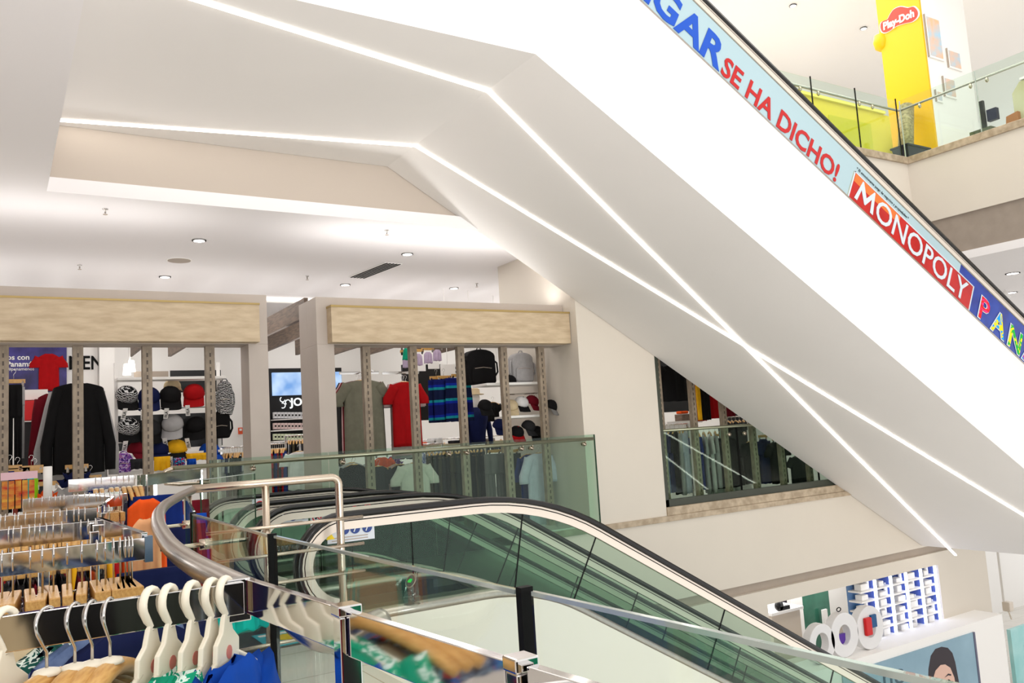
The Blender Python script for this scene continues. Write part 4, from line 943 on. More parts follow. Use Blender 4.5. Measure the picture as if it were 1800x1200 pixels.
# rows of clothes seen edge-on
def row(x0, x1, y0, y1, Y, n, ms, kind, desc, w=.42, T=.06, hk='h', rz=(60, 80), group=None, hs=True):
    z0 = at((x0+x1)/2, y0, Y=Y).z; L = px_h((x0+x1)/2, y0, y1, Y)
    rl = thing('garment_rail', 'chrome rail carrying the '+desc, 'rail', at((x0+x1)/2, y0, Y=Y))
    A, B = at(x0-3, y0, Y=Y), at(x1+3, y0, Y=Y); zr = z0+(.11 if hk == 'h' else .165)
    MB().tube([(A.x, Y, zr), (B.x, Y, zr)], .012, 8, up=(0, 0, 1)).build('tube', M['chrome'], rl, True)
    for q in (A, B): MB().box(q.x-.012, Y-.012, 0, q.x+.012, Y+.012, zr).build('leg', M['chrome'], rl)
    for i in range(n):
        px = x0+(x1-x0)*(i+.5)/n; x = at(px, y0, Y=Y).x; r = math.radians(random.uniform(*rz)); l = nth(i, n)
        if hs: hang(hk, (x, Y, zr+.012), r, 'hanger over the '+desc+', '+l, 'hangers of the '+desc)
        cloth(kind, ms[i % len(ms)], (x, Y, z0), r, cname_(ms[i % len(ms)])+' piece, '+l+' of the '+desc, desc, w, L*random.uniform(.93, 1.02), T, i)
row(392, 434, 800, 880, 11.6, 9, ['f_lgrey', 'f_navy', 'f_dgreen', 'f_lgrey', 'f_dgreen', 'f_char', 'f_dgreen'], 'tee', 'green and grey shirts beside the left pillar')
row(474, 502, 792, 880, 13, 8, ['f_red', 'f_black', 'f_dkblue', 'f_maroon', 'f_char'], 'tee', 'red and blue shirts behind the entrance gap')
row(505, 548, 776, 850, 14, 9, ['f_lgrey', 'f_char', 'f_khaki', 'f_black'], 'tee', 'grey shirts deep in the entrance gap')
facing('tee', 'f_white', 496, 792, 556, 860, 11.8, 'white t-shirt on a wooden hanger in the entrance gap', True, .12)
# --- screen and black sign
js = thing('brand_display', 'black wall display with screen, white logo letters and boxed goods', 'display wall', at(510, 720, Y=16.5))
board('back_panel', BLK, 471, 646, 600, 893, 16.52, .1, js)
sc = board('screen', emis('screen_glow', (150, 190, 240), 1.0), 480, 653, 600, 695, 16.45, .06, js)
sm = sc.data.materials[0]; nt = sm.node_tree; e_ = [n for n in nt.nodes if n.type == 'EMISSION'][0]; tc = nt.nodes.new('ShaderNodeTexCoord'); nz = nt.nodes.new('ShaderNodeTexNoise'); nz.inputs['Scale'].default_value = 3; rp = nt.nodes.new('ShaderNodeValToRGB')
nt.links.new(tc.outputs['Object'], nz.inputs[0]); nt.links.new(nz.outputs[0], rp.inputs[0]); nt.links.new(rp.outputs[0], e_.inputs[0])
rp.color_ramp.elements[0].color = (*lin((120, 165, 225)), 1); rp.color_ramp.elements[0].position = .35; rp.color_ramp.elements[1].color = (*lin((195, 220, 250)), 1); rp.color_ramp.elements[1].position = .65
text('white_letters', 'JOCKEY', emis('logo_glow', (240, 245, 245), 1.3), at(511, 713, Y=16.48), EXX, EZZ, .22, js, .01, .02)
lg = MB(); q = at(500, 707, Y=16.47)
for i in range(3):
    a0 = i*2.1; lg.tube([(q.x+.07*math.cos(a0)+.05*math.cos(a0+t_*.5), q.y, q.z+.07*math.sin(a0)+.05*math.sin(a0+t_*.5)) for t_ in range(9)], .009, 6)
lg.build('white_swirl_logo', bpy.data.materials['logo_glow'], js)
for r_, y in enumerate((722, 741, 760)):
    sh = board('shelf', 'white', 481, y+13, 560, y+15, 16.3, .2, js)
    for k in range(9):
        board('boxed_goods', mat('goods_%d' % r_, [(225, 225, 228), (226, 200, 196), (214, 222, 190)][r_], .5) if k == 0 else bpy.data.materials['goods_%d' % r_], 482+k*6, y+2, 487+k*6, y+13, 16.32, .1, sh)
        board('dark_label', BLK, 483+k*6, y+6, 486+k*6, y+9, 16.315, .004, sh)
# --- right window shirts
G = 't-shirts in the right shop window'
for i, (x0, x1, m, nm) in enumerate([(582, 668, 'f_black', 'black'), (584, 672, 'f_pink', 'pale pink'), (586, 676, 'f_maroon', 'dark red'), (588, 680, 'f_olive', 'olive grey')]):
    facing('tee', m, x0, 668-i*.3, x1+8, 790+i*4, 11.3-i*.12, nm+' t-shirt in the left bunch of the right window, '+['rearmost', 'second from the back', 'third from the back', 'foremost'][i], True, .12, i, G, -4, hang_lab='wooden hanger of the left bunch in the right window, '+['rearmost', 'second from the back', 'third from the back', 'foremost'][i])
for i, (x0, x1, y1, m, nm) in enumerate([(672, 742, 805, 'f_lgrey', 'light grey'), (673, 744, 800, 'f_pink', 'pinkish white'), (675, 750, 784, 'f_red', 'plain red')]):
    facing('tee', m, x0, 670, x1, y1, 11.1-i*.12, nm+' t-shirt in the middle bunch of the right window, '+['rearmost', 'second', 'foremost'][i], True, .12, i+1, G, 4, hang_lab='wooden hanger of the middle bunch in the right window, '+['rearmost', 'second', 'foremost'][i])
# face-out arms with white hooks
for (x, y), l in (((632, 655), 'chrome display arm above the olive t-shirt'), ((705, 655), 'chrome display arm above the red t-shirt')):
    q = at(x, y, Y=11.4); t = thing('garment_bracket', l, 'display arm', q)
    MB().tube([q, q+Vector((0, -.5, -.02))], .010, 8, up=(0, 0, 1)).build('arm', M['chrome'], t)
    MB().box(q.x-.3, q.y, q.z-.02, q.x+.3, q.y+.03, q.z+.02).build('crossbar', M['chrome'], t)
facing('skirt', 'f_teal', 706, 612, 730, 632, 11.6, 'small teal kids garment hanging at the top of the right window', False, .1)
for i, (x0, x1, y0, y1) in enumerate([(704, 726, 622, 646), (722, 745, 620, 642), (742, 762, 617, 638), (758, 778, 613, 634)]):
    facing('tank', 'f_lilac', x0, y0, x1, y1, 11.9, 'pale lilac kids top, '+nth(i, 4)+', hanging high in the right window', False, .06, i, 'lilac kids tops hanging high')
lt = thing('light_panel', 'white display light bar behind the lilac kids tops', 'light', at(760, 652, Y=12.4))
for x0, x1, y0, y1 in ((732, 748, 638, 652), (754, 772, 636, 648), (776, 800, 640, 660)): board('white_card', M['white'], x0, y0, x1, y1, 12.4, .03, lt)
board('dark_backboard', BLK, 712, 640, 775, 740, 12.9, .06, lt)
bz = thing('brand_sign', 'navy sign board with white letters high in the right window', 'sign', at(810, 660, Y=13.2))
board('board', NAVY, 770, 644, 832, 668, 13.2, .05, bz); text('white_letters', 'IZOD', M['white'], at(792, 664, Y=13.18), EXX, EZZ, .22, bz, .004, .02)
ar = thing('brand_sign', 'pale sign with thin black letters between the backpacks', 'sign', at(895, 655, Y=13.6)); board('board', M['white'], 870, 640, 960, 668, 13.6, .04, ar); text('thin_black_letters', 'ARROW', BLK, at(886, 659, Y=13.58), EXX, EZZ, .12, ar, .003, 0, sx=2.0)
for i, (x0, x1, y0, y1) in enumerate([(752, 782, 668, 742), (760, 800, 667, 738), (782, 828, 664, 740)]):
    facing('shorts' if i != 1 else 'towel', 'p_stripe', x0, y0, x1, y1, 11.3-i*.1, ['narrow blue plaid shorts at the left of the striped bunch', 'blue and teal plaid cloth in the middle of the striped bunch', 'large blue and teal striped shorts in the right window'][i], False, .1, i)
backpack(825, 612, 874, 675, 10.6, 'f_black', 'large black backpack on the top shelf of the right window')
backpack(904, 618, 940, 672, 10.25, 'f_lgrey', 'light grey backpack on the top shelf of the right window')
cap(896, 672, 10.2, .10, 'f_black', 'f_black', 'black cap lying left of the grey backpack', 0, 0, False)
sh = thing('display_shelves', 'white shelves holding backpacks and caps in the right window', 'shelf unit', at(900, 700, Y=11))
for x0, x1, y in ((845, 962, 676), (885, 966, 733)):
    a, b = at(x0, y+3, Y=10.15), at(x1, y-1, Y=10.15); MB().box(a.x, 9.98, a.z, min(b.x, 6.8), 10.4, a.z+.035).build('shelf', M['white'], sh, bevel=.004)
MB().box(6.70, 9.96, .0, 6.75, 10.02, 2.6).build('upright', M['taupe'], sh)
a, b = at(880, 694, Y=10.1), at(955, 690, Y=10.1); MB().tube([a, b], .010, 8, up=(0, 0, 1)).build('cap_rail', M['chrome'], sh)
for i, (x, y, m, mb, l) in enumerate([(852, 716, 'f_black', 'f_black', 'black cap under the large black backpack'), (898, 716, 'f_beige', 'f_beige', 'beige cap in the upper cap row of the right window'), (916, 710, 'f_white', 'f_black', 'white cap with black brim in the upper cap row'), (934, 708, 'f_maroon', 'f_maroon', 'dark red cap in the upper cap row'),
       (968, 716, 'f_black', 'f_grey', 'black cap with grey brim at the far right of the window'), (908, 762, 'f_black', 'f_red', 'black cap with red brim in the lower cap row'), (928, 752, 'f_char', 'f_char', 'charcoal cap behind the red brimmed one'), (943, 762, 'f_black', 'f_black', 'black cap at the right of the lower row'), (878, 750, 'f_navy', 'f_navy', 'dark navy cap left of the red brimmed one')]):
    cap(x, y, 10.12 if x < 960 else 9.9, .105, m, mb, l, [0, -20, 10, 30, 35, 0, 20, -10, 0][i], 30, False)
for o_, y_ in ((bz, 13.22), (ar, 13.62)):
    for dx_ in (-.25, .25):
        q = Vector(o_['_org'])+Vector((dx_, 0, 0)); MB().tube([(q.x, y_, q.z+.1), (q.x, y_, 3.95)], .006, 6).build('hanging_rod', M['white'], o_)
# mannequin
mq = at(838, 752, Y=12.4); t = thing('mannequin', 'white mannequin with a straw hat and dark jacket', 'mannequin', (mq.x, 12.4, 0))
k = at(838, 700, Y=12.4).z
MB().lathe((mq.x, 12.4, k-.13), [(.05, -.05), (.055, 0), (.08, .06), (.085, .13), (.07, .20), (.03, .23)], 14).build('head', M['white'], t, True)
MB().lathe((mq.x, 12.4, k+.06), [(.16, 0), (.155, .012), (.09, .02), (.085, .09), (.05, .115)], 18).build('straw_hat', M['f_beige'], t, True)
MB().lathe((mq.x, 12.4, k-.75), [(.14, 0), (.15, .15), (.19, .38), (.20, .48), (.10, .56), (.05, .60)], 14).build('jacket', M['f_navy'], t, True)
for s in (-1, 1): MB().tube([(mq.x+s*.19, 12.4, k-.27), (mq.x+s*.24, 12.38, k-.55), (mq.x+s*.2, 12.28, k-.8)], [.055, .05, .035], 10).build('sleeve', M['f_navy'], t, True)
for s in (-1, 1): MB().tube([(mq.x+s*.08, 12.4, k-.74), (mq.x+s*.09, 12.4, .4), (mq.x+s*.09, 12.4, .02)], [.09, .07, .05], 10).build('trouser_leg', M['f_char'], t, True)
facing('tee', 'f_black', 852, 706, 880, 740, 12.0, 'black polo hanging right of the mannequin', True, .12)
# mid-shop furniture
tb = thing('display_table', 'pale wooden display table behind the right window', 'table', at(790, 785, Y=12.8))
a, b = at(736, 783, Y=12.8), at(880, 783, Y=12.8); MB().box(a.x, 12.5, a.z-.05, b.x, 13.3, a.z).build('table_top', M['wood'], tb)
for x in (a.x+.05, b.x-.05): MB().box(x-.03, 12.6, 0, x+.03, 12.66, a.z-.05).build('leg', M['wood'], tb)
for i, (x, m) in enumerate([(742, 'f_orange'), (752, 'f_white'), (764, 'f_white'), (800, 'f_char'), (820, 'f_beige'), (838, 'f_beige'), (856, 'f_lgrey')]):
    q = at(x, 783, Y=12.7); tag(MB().box(q.x-.09, 12.55, a.z, q.x+.09, 12.8, a.z+.05+.03*(i % 3)).build('folded_garment', M[m], None, bevel=.015), cname_(m)+' folded garment on the wooden display table, '+nth(i, 7), 'folded clothes', 'folded garments on the display table')
row(752, 850, 797, 930, 11.7, 15, ['f_khaki', 'f_dgreen', 'f_black', 'f_khaki', 'f_char', 'f_black'], 'trousers', 'dark trousers in the right window', .4, .09, 'h', (50, 75))
row(745, 775, 792, 870, 11.9, 3, ['p_plaid', 'f_lblue', 'p_plaid'], 'tee', 'blue checked shirts beside the dark trousers', rz=(20, 40))
row(700, 900, 780, 800, 14.4, 16, ['f_black', 'f_char', 'f_navy', 'f_khaki'], 'tee', 'dark clothes on the deep shop rail', .4, .07, 'h', (60, 80))
facing('trousers', 'f_grey', 850, 797, 888, 935, 11.0, 'grey trousers behind the far glass balustrade', False, .14)
facing('trousers', 'f_dgreen', 884, 797, 916, 935, 10.7, 'dark grey trousers beside the grey trousers', False, .14, 1)
for i, (x0, x1, y0, y1, Y, m, l) in enumerate([(588, 648, 812, 905, 10.9, 'f_lgrey', 'grey t-shirt peeking out behind the black ones'), (592, 652, 815, 905, 10.7, 'f_black', 'black t-shirt in the lower row, left of the right window'), (640, 690, 818, 905, 10.8, 'f_char', 'charcoal t-shirt in the lower row'), (672, 720, 815, 905, 11.0, 'f_pink', 'pale pink t-shirt behind the mint one'), (678, 730, 815, 905, 10.9, 'f_black', 'black t-shirt just behind the mint one'),
      (690, 766, 812, 925, 10.6, 'f_mint', 'pale mint t-shirt in the lower row of the right window'), (906, 950, 797, 940, 10.25, 'f_dkblue', 'blue t-shirt behind the pale blue one'), (916, 976, 795, 955, 9.98, 'f_lblue', 'pale blue t-shirt near the white pier')]):
    facing('tee', m, x0, y0, x1, y1, Y, l, True, .11, i, None, (-3, 4, 2, 0, 5, -2, 3, -4)[i])
facing('tee', 'f_orange', 652, 802, 690, 835, 11.6, 'orange t-shirt between the posts in the lower row', False, .1)
facing('tee', 'f_purple', 678, 800, 702, 822, 11.7, 'purple t-shirt next to the orange one', False, .1)
# --- goods behind the triangular window
def face2(kind, m, x0, y0, x1, y1, l, Y=10.6, h=False, v=0, T=.12): facing(kind, m, x0, y0, x1, y1, Y, l, h, T, v)
face2('tee', 'f_black', 1150, 640, 1216, 705, 'black t-shirt in the top of the triangular window')
facing('towel', 'f_red', 1216, 665, 1236, 740, 10.7, 'red garment with yellow edge in the triangular window', False, .1)
facing('towel', 'f_yellow', 1222, 668, 1228, 738, 10.6, 'yellow stripe cloth between red garments in the triangular window', False, .06)
facing('towel', 'f_black', 1228, 668, 1244, 738, 10.65, 'black cloth between red garments in the triangular window', False, .08)
facing('towel', 'f_red', 1242, 672, 1266, 735, 10.7, 'wide red garment in the triangular window', False, .1)
facing('towel', 'f_maroon', 1266, 700, 1290, 732, 10.7, 'dark red garment at the slope of the triangular window', False, .1)
tt = thing('display_table', 'white display counter seen through the triangular window', 'table', at(1190, 745, Y=12)); 
a, b = at(1160, 742, Y=12), at(1222, 742, Y=12); MB().box(a.x, 11.8, a.z-.05, b.x, 12.6, a.z).build('table_top', M['white'], tt); MB().box(a.x+.1, 12.0, 0, b.x-.1, 12.4, a.z-.05).build('base', M['white'], tt)
q = at(1200, 742, Y=12); tag(MB().box(q.x-.1, 11.9, a.z, q.x+.12, 12.1, a.z+.13).build('display_box', M['darkwood'], None), 'brown box on the white counter in the triangular window', 'box')
q = at(1200, 729, Y=12); tag(MB().box(q.x-.08, 11.95, a.z+.135, q.x+.12, 12.1, a.z+.19).build('folded_garment', M['f_orange'], None, bevel=.02), 'orange folded cloth on the brown box', 'folded clothes')
row(1166, 1206, 757, 870, 10.7, 5, ['p_denim', 'f_navy', 'f_black', 'f_lgrey', 'f_lblue'], 'tee', 'shirts at the left of the triangular window', rz=(30, 50), T=.08)
row(1222, 1262, 762, 865, 10.7, 4, ['f_dkblue', 'f_lgrey', 'f_white', 'f_lgrey'], 'tee', 'blue and grey shirts in the triangular window', rz=(40, 60), T=.08)
for i, (m, x0, x1, y0, y1, l) in enumerate([('f_white', 1238, 1290, 768, 868, 'white shirt behind the black long-sleeved one'), ('f_black', 1244, 1300, 768, 858, 'black long-sleeved shirt in the triangular window'), ('f_black', 1300, 1335, 775, 850, 'black shirt right of the third dark post'), ('f_navy', 1330, 1352, 770, 850, 'navy shirt in the triangular window'), ('f_black', 1345, 1385, 775, 850, 'black shirt behind the fifth dark post'), ('f_char', 1382, 1425, 800, 850, 'charcoal shirt at the narrow end of the triangular window')]):
    facing('long' if i < 2 else 'tee', m, x0, y0, x1, y1, 10.8-.1*i, l, i in (1, 2), .12, i)
row(1270, 1310, 742, 752, 11.6, 6, ['f_black', 'f_char'], 'tee', 'clothes at the slope of the triangular window', rz=(50, 70))
tag(board('dark_partition', BLK, 1290, 690, 1500, 852, 12.6, .1), 'black partition deep behind the triangular window', 'partition')
tag(board('dark_partition', BLK, 1160, 615, 1215, 725, 12.8, .1), 'black panel deep behind the top of the triangular window', 'partition')
# ================================================================ UPPER STOREY, RIGHT
ub = thing('glass_balustrade', 'glass balustrade with slim rail around the upper floor corner', 'balustrade', (15.1, WY, 6.16))
x = 15.14
while x > 8.5:
    MB().box(x-1.28, WY+.09, 6.10, x-.02, WY+.102, 7.36).build('pane', M['glass'], ub); MB().box(x-.018, WY+.085, 6.16, x-.004, WY+.107, 7.40).build('joint', M['gasket'], ub); x -= 1.28
y = WY+.09
while y > 3:
    MB().box(15.22, y-1.5, 6.10, 15.232, y-.02, 7.36).build('pane', M['glass'], ub); MB().box(15.215, y-.016, 6.16, 15.238, y-.004, 7.36).build('joint', M['edge'], ub); y -= 1.5
MB().tube([(8.5, WY+.16, 7.20), (15.26, WY+.16, 7.20), (15.30, WY+.12, 7.20), (15.30, 2, 7.20)], .024, 10, up=(0, 0, 1)).build('handrail', M['steel'], ub, True)
for p in ((12.3, WY+.13), (12.8, WY+.13), (14.0, WY+.13), (14.4, WY+.13), (15.27, 8.9), (15.27, 7.9), (15.27, 7.6)):
    MB().lathe((p[0], p[1], 7.12), [(.012, -.04), (.03, -.01), (.03, .02), (.012, .06)], 10).build('glass_clamp', M['steelwarm'], ub, True)
YEL = mat('pillar_yellow', (240, 186, 0), .45); YELD = mat('counter_yellow', (244, 222, 50), .35)
PX = 16.4; YN = at(1638, 190, X=PX).y; YF = at(1561, 190, X=PX).y
py_ = thing('yellow_pillar', 'bright yellow square pillar with a red toy clay logo', 'pillar', (PX+.02, (YN+YF)/2, 6.1))
MB().box(PX, YN, 6.08, PX+.06, YF, 11.2).build('shaft', YEL, py_)
kz = at(1545, 72, X=PX-.03); MB().lathe((PX+.05, YF+.02, kz.z), [(.04, -.22), (.13, -.15), (.16, 0), (.13, .14), (.04, .18)], 12).build('side_knob', YEL, py_, True)
LR = mat('logo_red', (215, 60, 40), .4)
pts = [(1548, 45), (1551, 38), (1560, 34), (1564, 27), (1571, 17), (1583, 12), (1596, 14), (1606, 12), (1613, 20), (1612, 30), (1603, 38), (1590, 41), (1575, 46), (1562, 55), (1553, 57), (1549, 52)]
def blob(grow, off, th, mt, name, par):
    cx = sum(p[0] for p in pts)/len(pts); cy = sum(p[1] for p in pts)/len(pts)
    P_ = []
    for i in range(len(pts)):
        for k in range(3):
            p0, p1, p2, p3 = [pts[(i+j) % len(pts)] for j in (-1, 0, 1, 2)]; t_ = k/3
            P_.append([.5*((2*p1[a])+(p2[a]-p0[a])*t_+(2*p0[a]-5*p1[a]+4*p2[a]-p3[a])*t_*t_+(3*p1[a]-p0[a]-3*p2[a]+p3[a])*t_**3) for a in (0, 1)])
    q = [at(cx+(p[0]-cx)*grow, cy+(p[1]-cy)*grow, X=PX-.02) for p in P_]
    return MB().prism([(PX-off, v.y, v.z) for v in q], (th, 0, 0)).build(name, mt, par)
lb = blob(1.07, .02, .02, M['white'], 'logo_white_border', py_); blob(1.0, .03, .01, LR, 'logo_red_field', lb)
a = at(1553, 53, X=PX-.03); b = at(1607, 29, X=PX-.03); d = (b-a); d.x = 0; up_ = Vector((0, d.z, -d.y))
text('white_lettering', 'Play-Doh', M['white'], (PX-.038, a.y, a.z), d, up_, .70*d.length/2.2, lb, .003, .04, sx=.86)
wp = thing('poster_wall', 'white wall right of the yellow pillar carrying small pictures', 'wall panel', (18, YN, 6.1))
wx = at(1705, 100, Y=YN).x
MB().box(PX+.06, YN, 6.08, wx, YN+.3, 11.2).build('panel', M['white'], wp)
PA = mat('picture_print', (240, 190, 150), .5, c2=(170, 208, 230), scale=3)
for (x0, y0, x1, y1), l in (((1628, 32, 1653, 103), 'tall orange and blue picture on the white wall beside the yellow pillar'), ((1665, 90, 1687, 122), 'small square picture right of the tall one'), ((1658, 138, 1678, 172), 'picture just above the upper glass rail'), ((1644, 160, 1655, 180), 'tiny blue picture behind the upper glass')):
    a, b = at(x0, (y0+y1)/2, Y=YN), at(x1, (y0+y1)/2, Y=YN); z0 = at((x0+x1)/2, y1, Y=YN).z; z1 = at((x0+x1)/2, y0, Y=YN).z
    pc = thing('picture', l, 'picture', (a.x, YN-.02, z0)); MB().box(a.x, YN-.03, z0, b.x, YN-.003, z1).build('frame', M['white'], pc); MB().box(a.x+.04, YN-.035, z0+.04, b.x-.04, YN-.03, z1-.04).build('print', PA, pc); MB().box(a.x-.02, YN-.035, z0, a.x, YN-.003, z1).build('dark_side', M['taupe'], pc)
ct = thing('counter', 'long bright yellow counter behind the upper glass balustrade', 'counter', (13, 10, 6.1))
MB().box(10.5, 9.75, 6.10, 15.6, 10.35, 7.28).build('front', YELD, ct, bevel=.01); MB().box(10.5, 9.70, 7.28, 15.4, 10.4, 7.34).build('top', mat('counter_top_yellow', (255, 245, 110), .3), ct); MB().box(13.6, 9.73, 6.3, 14.9, 9.75, 7.0).build('door', mat('door_yellow', (226, 214, 20), .4), ct)
rl = thing('carpet_roll', 'speckled rolled carpet leaning against the yellow pillar', 'roll', (16.0, 9.7, 6.1))
MB().tube([(15.55, 9.5, 6.12), (16.18, 9.72, 7.55)], .15, 16, up=(0, 1, 0)).build('roll', mat('speckled_carpet', (170, 160, 120), .9, c2=(120, 112, 84), scale=18), rl, True)
MB().tube([(16.14, 9.707, 7.47), (16.185, 9.722, 7.565)], .08, 12, up=(0, 1, 0)).build('core', M['taupe'], rl, True)
bn = thing('storage_bin', 'dark blue plastic bin at the upper floor corner', 'bin', (15.75, 9.45, 6.1))
g = MB(); g.add([(15.45, 9.34, 6.1), (16.05, 9.34, 6.1), (16.05, 9.62, 6.1), (15.45, 9.62, 6.1), (15.38, 9.30, 6.52), (16.14, 9.30, 6.52), (16.14, 9.66, 6.52), (15.38, 9.66, 6.52)], [(0, 3, 2, 1), (4, 5, 6, 7), (0, 1, 5, 4), (1, 2, 6, 5), (2, 3, 7, 6), (3, 0, 4, 7)])
g.build('body', NAVY, bn, bevel=.01); MB().box(15.36, 9.28, 6.49, 16.16, 9.68, 6.53).build('rim', NAVY, bn, bevel=.01)
st = thing('display_stand', 'black narrow stand on the upper floor right of the yellow pillar', 'stand', (15.9, 8.0, 6.1))
MB().box(15.86, 8.02, 6.1, 15.92, 8.10, 7.00).build('column', BLK, st); MB().box(15.70, 7.85, 6.1, 16.1, 8.25, 6.42).build('base_box', mat('olive_box', (90, 92, 70), .6), st); MB().box(15.9, 7.82, 6.58, 16.0, 8.0, 6.80).build('label_screen', NAVY, st)
tag(MB().prism([(15.9, 7.72, 6.1), (16.0, 7.50, 6.1), (16.0, 7.50, 6.62), (15.9, 7.66, 6.55)], (.25, 0, 0)).build('brown_box', mat('cardboard_brown', (176, 112, 66), .7)), 'brown slanted box beside the black stand, upper floor', 'box')
cp = thing('wooden_counter', 'tall pale stone patterned counter at the right edge of the upper floor', 'counter', (16, 6, 6.1))
MB().prism([(16.1, 7.60, 6.1), (16.1, 7.60, 7.0), (16.1, 7.45, 7.18), (16.1, 3.5, 7.2), (16.1, 3.5, 6.1)], (.6, 0, 0)).build('body', mat('pale_stone_panel', (206, 200, 168), .5, c2=(190, 182, 140), scale=2), cp)
MB().box(16.08, 3.5, 7.20, 16.75, 7.43, 7.24).build('top', M['white'], cp)
a, b, c_, d = [at(x, y, Y=13) for x, y in ((1690, 68), (1830, 40), (1830, 108), (1692, 82))]
tag(MB().prism([a, b, c_, d], (0, .05, 0)).build('pink_panel', mat('pale_pink_panel', (232, 190, 200), .6)), 'pale pink pointed panel hanging high at the upper right', 'ceiling panel')
for (x, y), l in (((1394, 10), 'tiny ceiling fitting at the top of the upper hall'), ((1518, 50), 'small bright spot beside the yellow pillar')):
    q = at(x, y, Z=11.58) if at(x, y, Z=11.58).y < 15.7 and at(x, y, Z=11.58).y > 0 else at(x, y, Y=15.7)
    downlight(q, l, z=q.z, r=.09)
# level-one ceiling lights seen past the escalator
for (x, y), l in (((1780, 480), 'large round downlight past the escalator, upper of the two at the right edge'), ((1777, 514), 'round downlight past the escalator, lower of the two at the right edge')):
    q = at(x, y, Z=3.95); downlight(q, l, r=.14)
q = at(1768, 520, Z=3.8); t = thing('track_spotlight', 'white track spotlight under the ceiling at the right edge', 'spotlight', q)
MB().lathe(q, [(.05, .12), (.07, .02), (.12, -.04)], 14).build('head', M['white'], t, True); MB().tube([q+Vector((0, 0, .1)), q+Vector((.02, 0, .16))], .015, 8).build('stem', M['white'], t)
a = at(1765, 545, Y=16); b = at(1830, 524, Y=16); tag(MB().box(a.x, 16, a.z-1.2, b.x, 16.1, b.z).build('grey_partition', M['taupe']), 'grey partition low at the right edge past the escalator', 'partition')

# ================================================================ LOWER STOREY, RIGHT
LY = 12.0
tag(board('dark_wall_panel', mat('dark_violet_panel', (70, 62, 74), .5), 1300, 1015, 1403, 1160, LY-.3, .1), 'dark violet wall panel inside the lower shop', 'wall panel')
dr = thing('green_door', 'green glass door panel inside the lower shop', 'door', at(1430, 1100, Y=LY-.5))
board('leaf', mat('sea_green_glass', (64, 122, 100), .2, c2=(48, 100, 82), scale=2), 1406, 1010, 1453, 1190, LY-.5, .06, dr); board('pale_edge', 'white', 1403, 1010, 1406, 1190, LY-.52, .1, dr); board('long_handle', 'white', 1451, 1070, 1454, 1120, LY-.62, .04, dr)
tag(board('white_partition', 'white', 1455, 990, 1512, 1190, LY-.3, .1), 'white partition between the green door and the lit shelves', 'partition')
sg = thing('fire_sign', 'small red framed sign on the white partition downstairs', 'sign', at(1508, 1068, Y=LY-.35))
board('red_frame', mat('sign_frame_red', (225, 70, 50), .5), 1505, 1060, 1513, 1077, LY-.34, .02, sg); board('white_face', 'white', 1507, 1064, 1511, 1074, LY-.35, .02, sg)
ds = thing('reception_desk', 'pale desk inside the lower shop near the dark panel', 'desk', at(1380, 1080, Y=LY-1))
a, b = at(1345, 1076, Y=LY-1), at(1402, 1076, Y=LY-1); MB().box(a.x, LY-1.15, a.z-.05, b.x, LY-.55, a.z).build('desk_top', M['white'], ds); MB().box(a.x+.05, LY-1.1, -6.1, b.x-.05, LY-.6, a.z-.05).build('body', M['guide'], ds)
q = at(1370, 1072, Y=LY-1.1); tl_ = thing('tape_dispenser', 'small black tape dispenser on the desk downstairs', 'dispenser', q)
MB().lathe((q.x, q.y, a.z+.09), [(.09, -.03), (.09, .03)], 14, 'y').build('reel', BLK, tl_, True); MB().box(q.x, q.y-.03, a.z, q.x+.26, q.y+.03, a.z+.07).build('base', BLK, tl_)
q = at(1346, 1068, Y=LY-1.1); tag(MB().lathe((q.x, q.y, a.z), [(.04, 0), (.04, .12), (.015, .15), (.015, .2)], 12).build('pump_bottle', M['white'], None, True), 'small white pump bottle on the desk downstairs', 'bottle')
su = thing('lit_shelf_unit', 'blue shelf unit with bright vertical light tubes downstairs', 'shelf unit', at(1585, 1050, Y=WY+.1))
SY = WY+.04; X0, X1 = at(1514, 1060, Y=SY).x, 14.60; ZB, ZT = -2.55, -1.57
MB().box(X0, SY+.24, ZB, X1, SY+.27, ZT).build('back_panel', mat('shelf_blue', (40, 120, 175), .4, c2=(130, 150, 190), scale=1.2), su)
N = 5; ROWS = 6
for i in range(N+1):
    x = X0+(X1-X0)*i/N
    if i: MB().box(x-.09, SY-.03, ZB, x-.025, SY-.01, ZT).build('light_tube', emis('tube_glow', (225, 232, 255), 4) if i == 1 else bpy.data.materials['tube_glow'], su)
    if i: MB().box(x-.02, SY, ZB, x+.02, SY+.24, ZT).build('divider', mat('divider_navy', (90, 110, 190), .4) if i == 1 else bpy.data.materials['divider_navy'], su)
hh = (ZT-ZB)/ROWS
for j in range(ROWS):
    z = ZB+hh*j; MB().box(X0, SY-.01, z-.015, X1, SY+.24, z+.01).build('shelf', M['white'], su)
k = 0
for j in range(ROWS):
    for i in range(N):
        x = X0+(X1-X0)*(i+.2+.12*((i*7+j*3) % 3))/N; z = ZB+hh*j+.01; w_ = .13+.04*((i+j) % 3); h_ = hh*(.42+.12*((i*2+j) % 3))
        tag(MB().box(x, SY+.04, z, x+w_, SY+.18, z+h_).build('product_box', M['white'], None, bevel=.01), 'white product box in the lit blue shelves, '+['bottom', 'second', 'third', 'fourth', 'fifth', 'top'][j]+' row, '+nth(i, N), 'product box', 'white products in the lit blue shelves')
        if (i+j) % 2: tag(MB().lathe((x+w_+.06, SY+.12, z), [(.035, 0), (.035, .12), (.015, .15), (.015, .19)], 10).build('product_bottle', M['white'], None, True), 'white bottle in the lit blue shelves, '+['bottom', 'second', 'third', 'fourth', 'fifth', 'top'][j]+' row, beside box '+ORD[i], 'bottle', 'white bottles in the lit blue shelves')
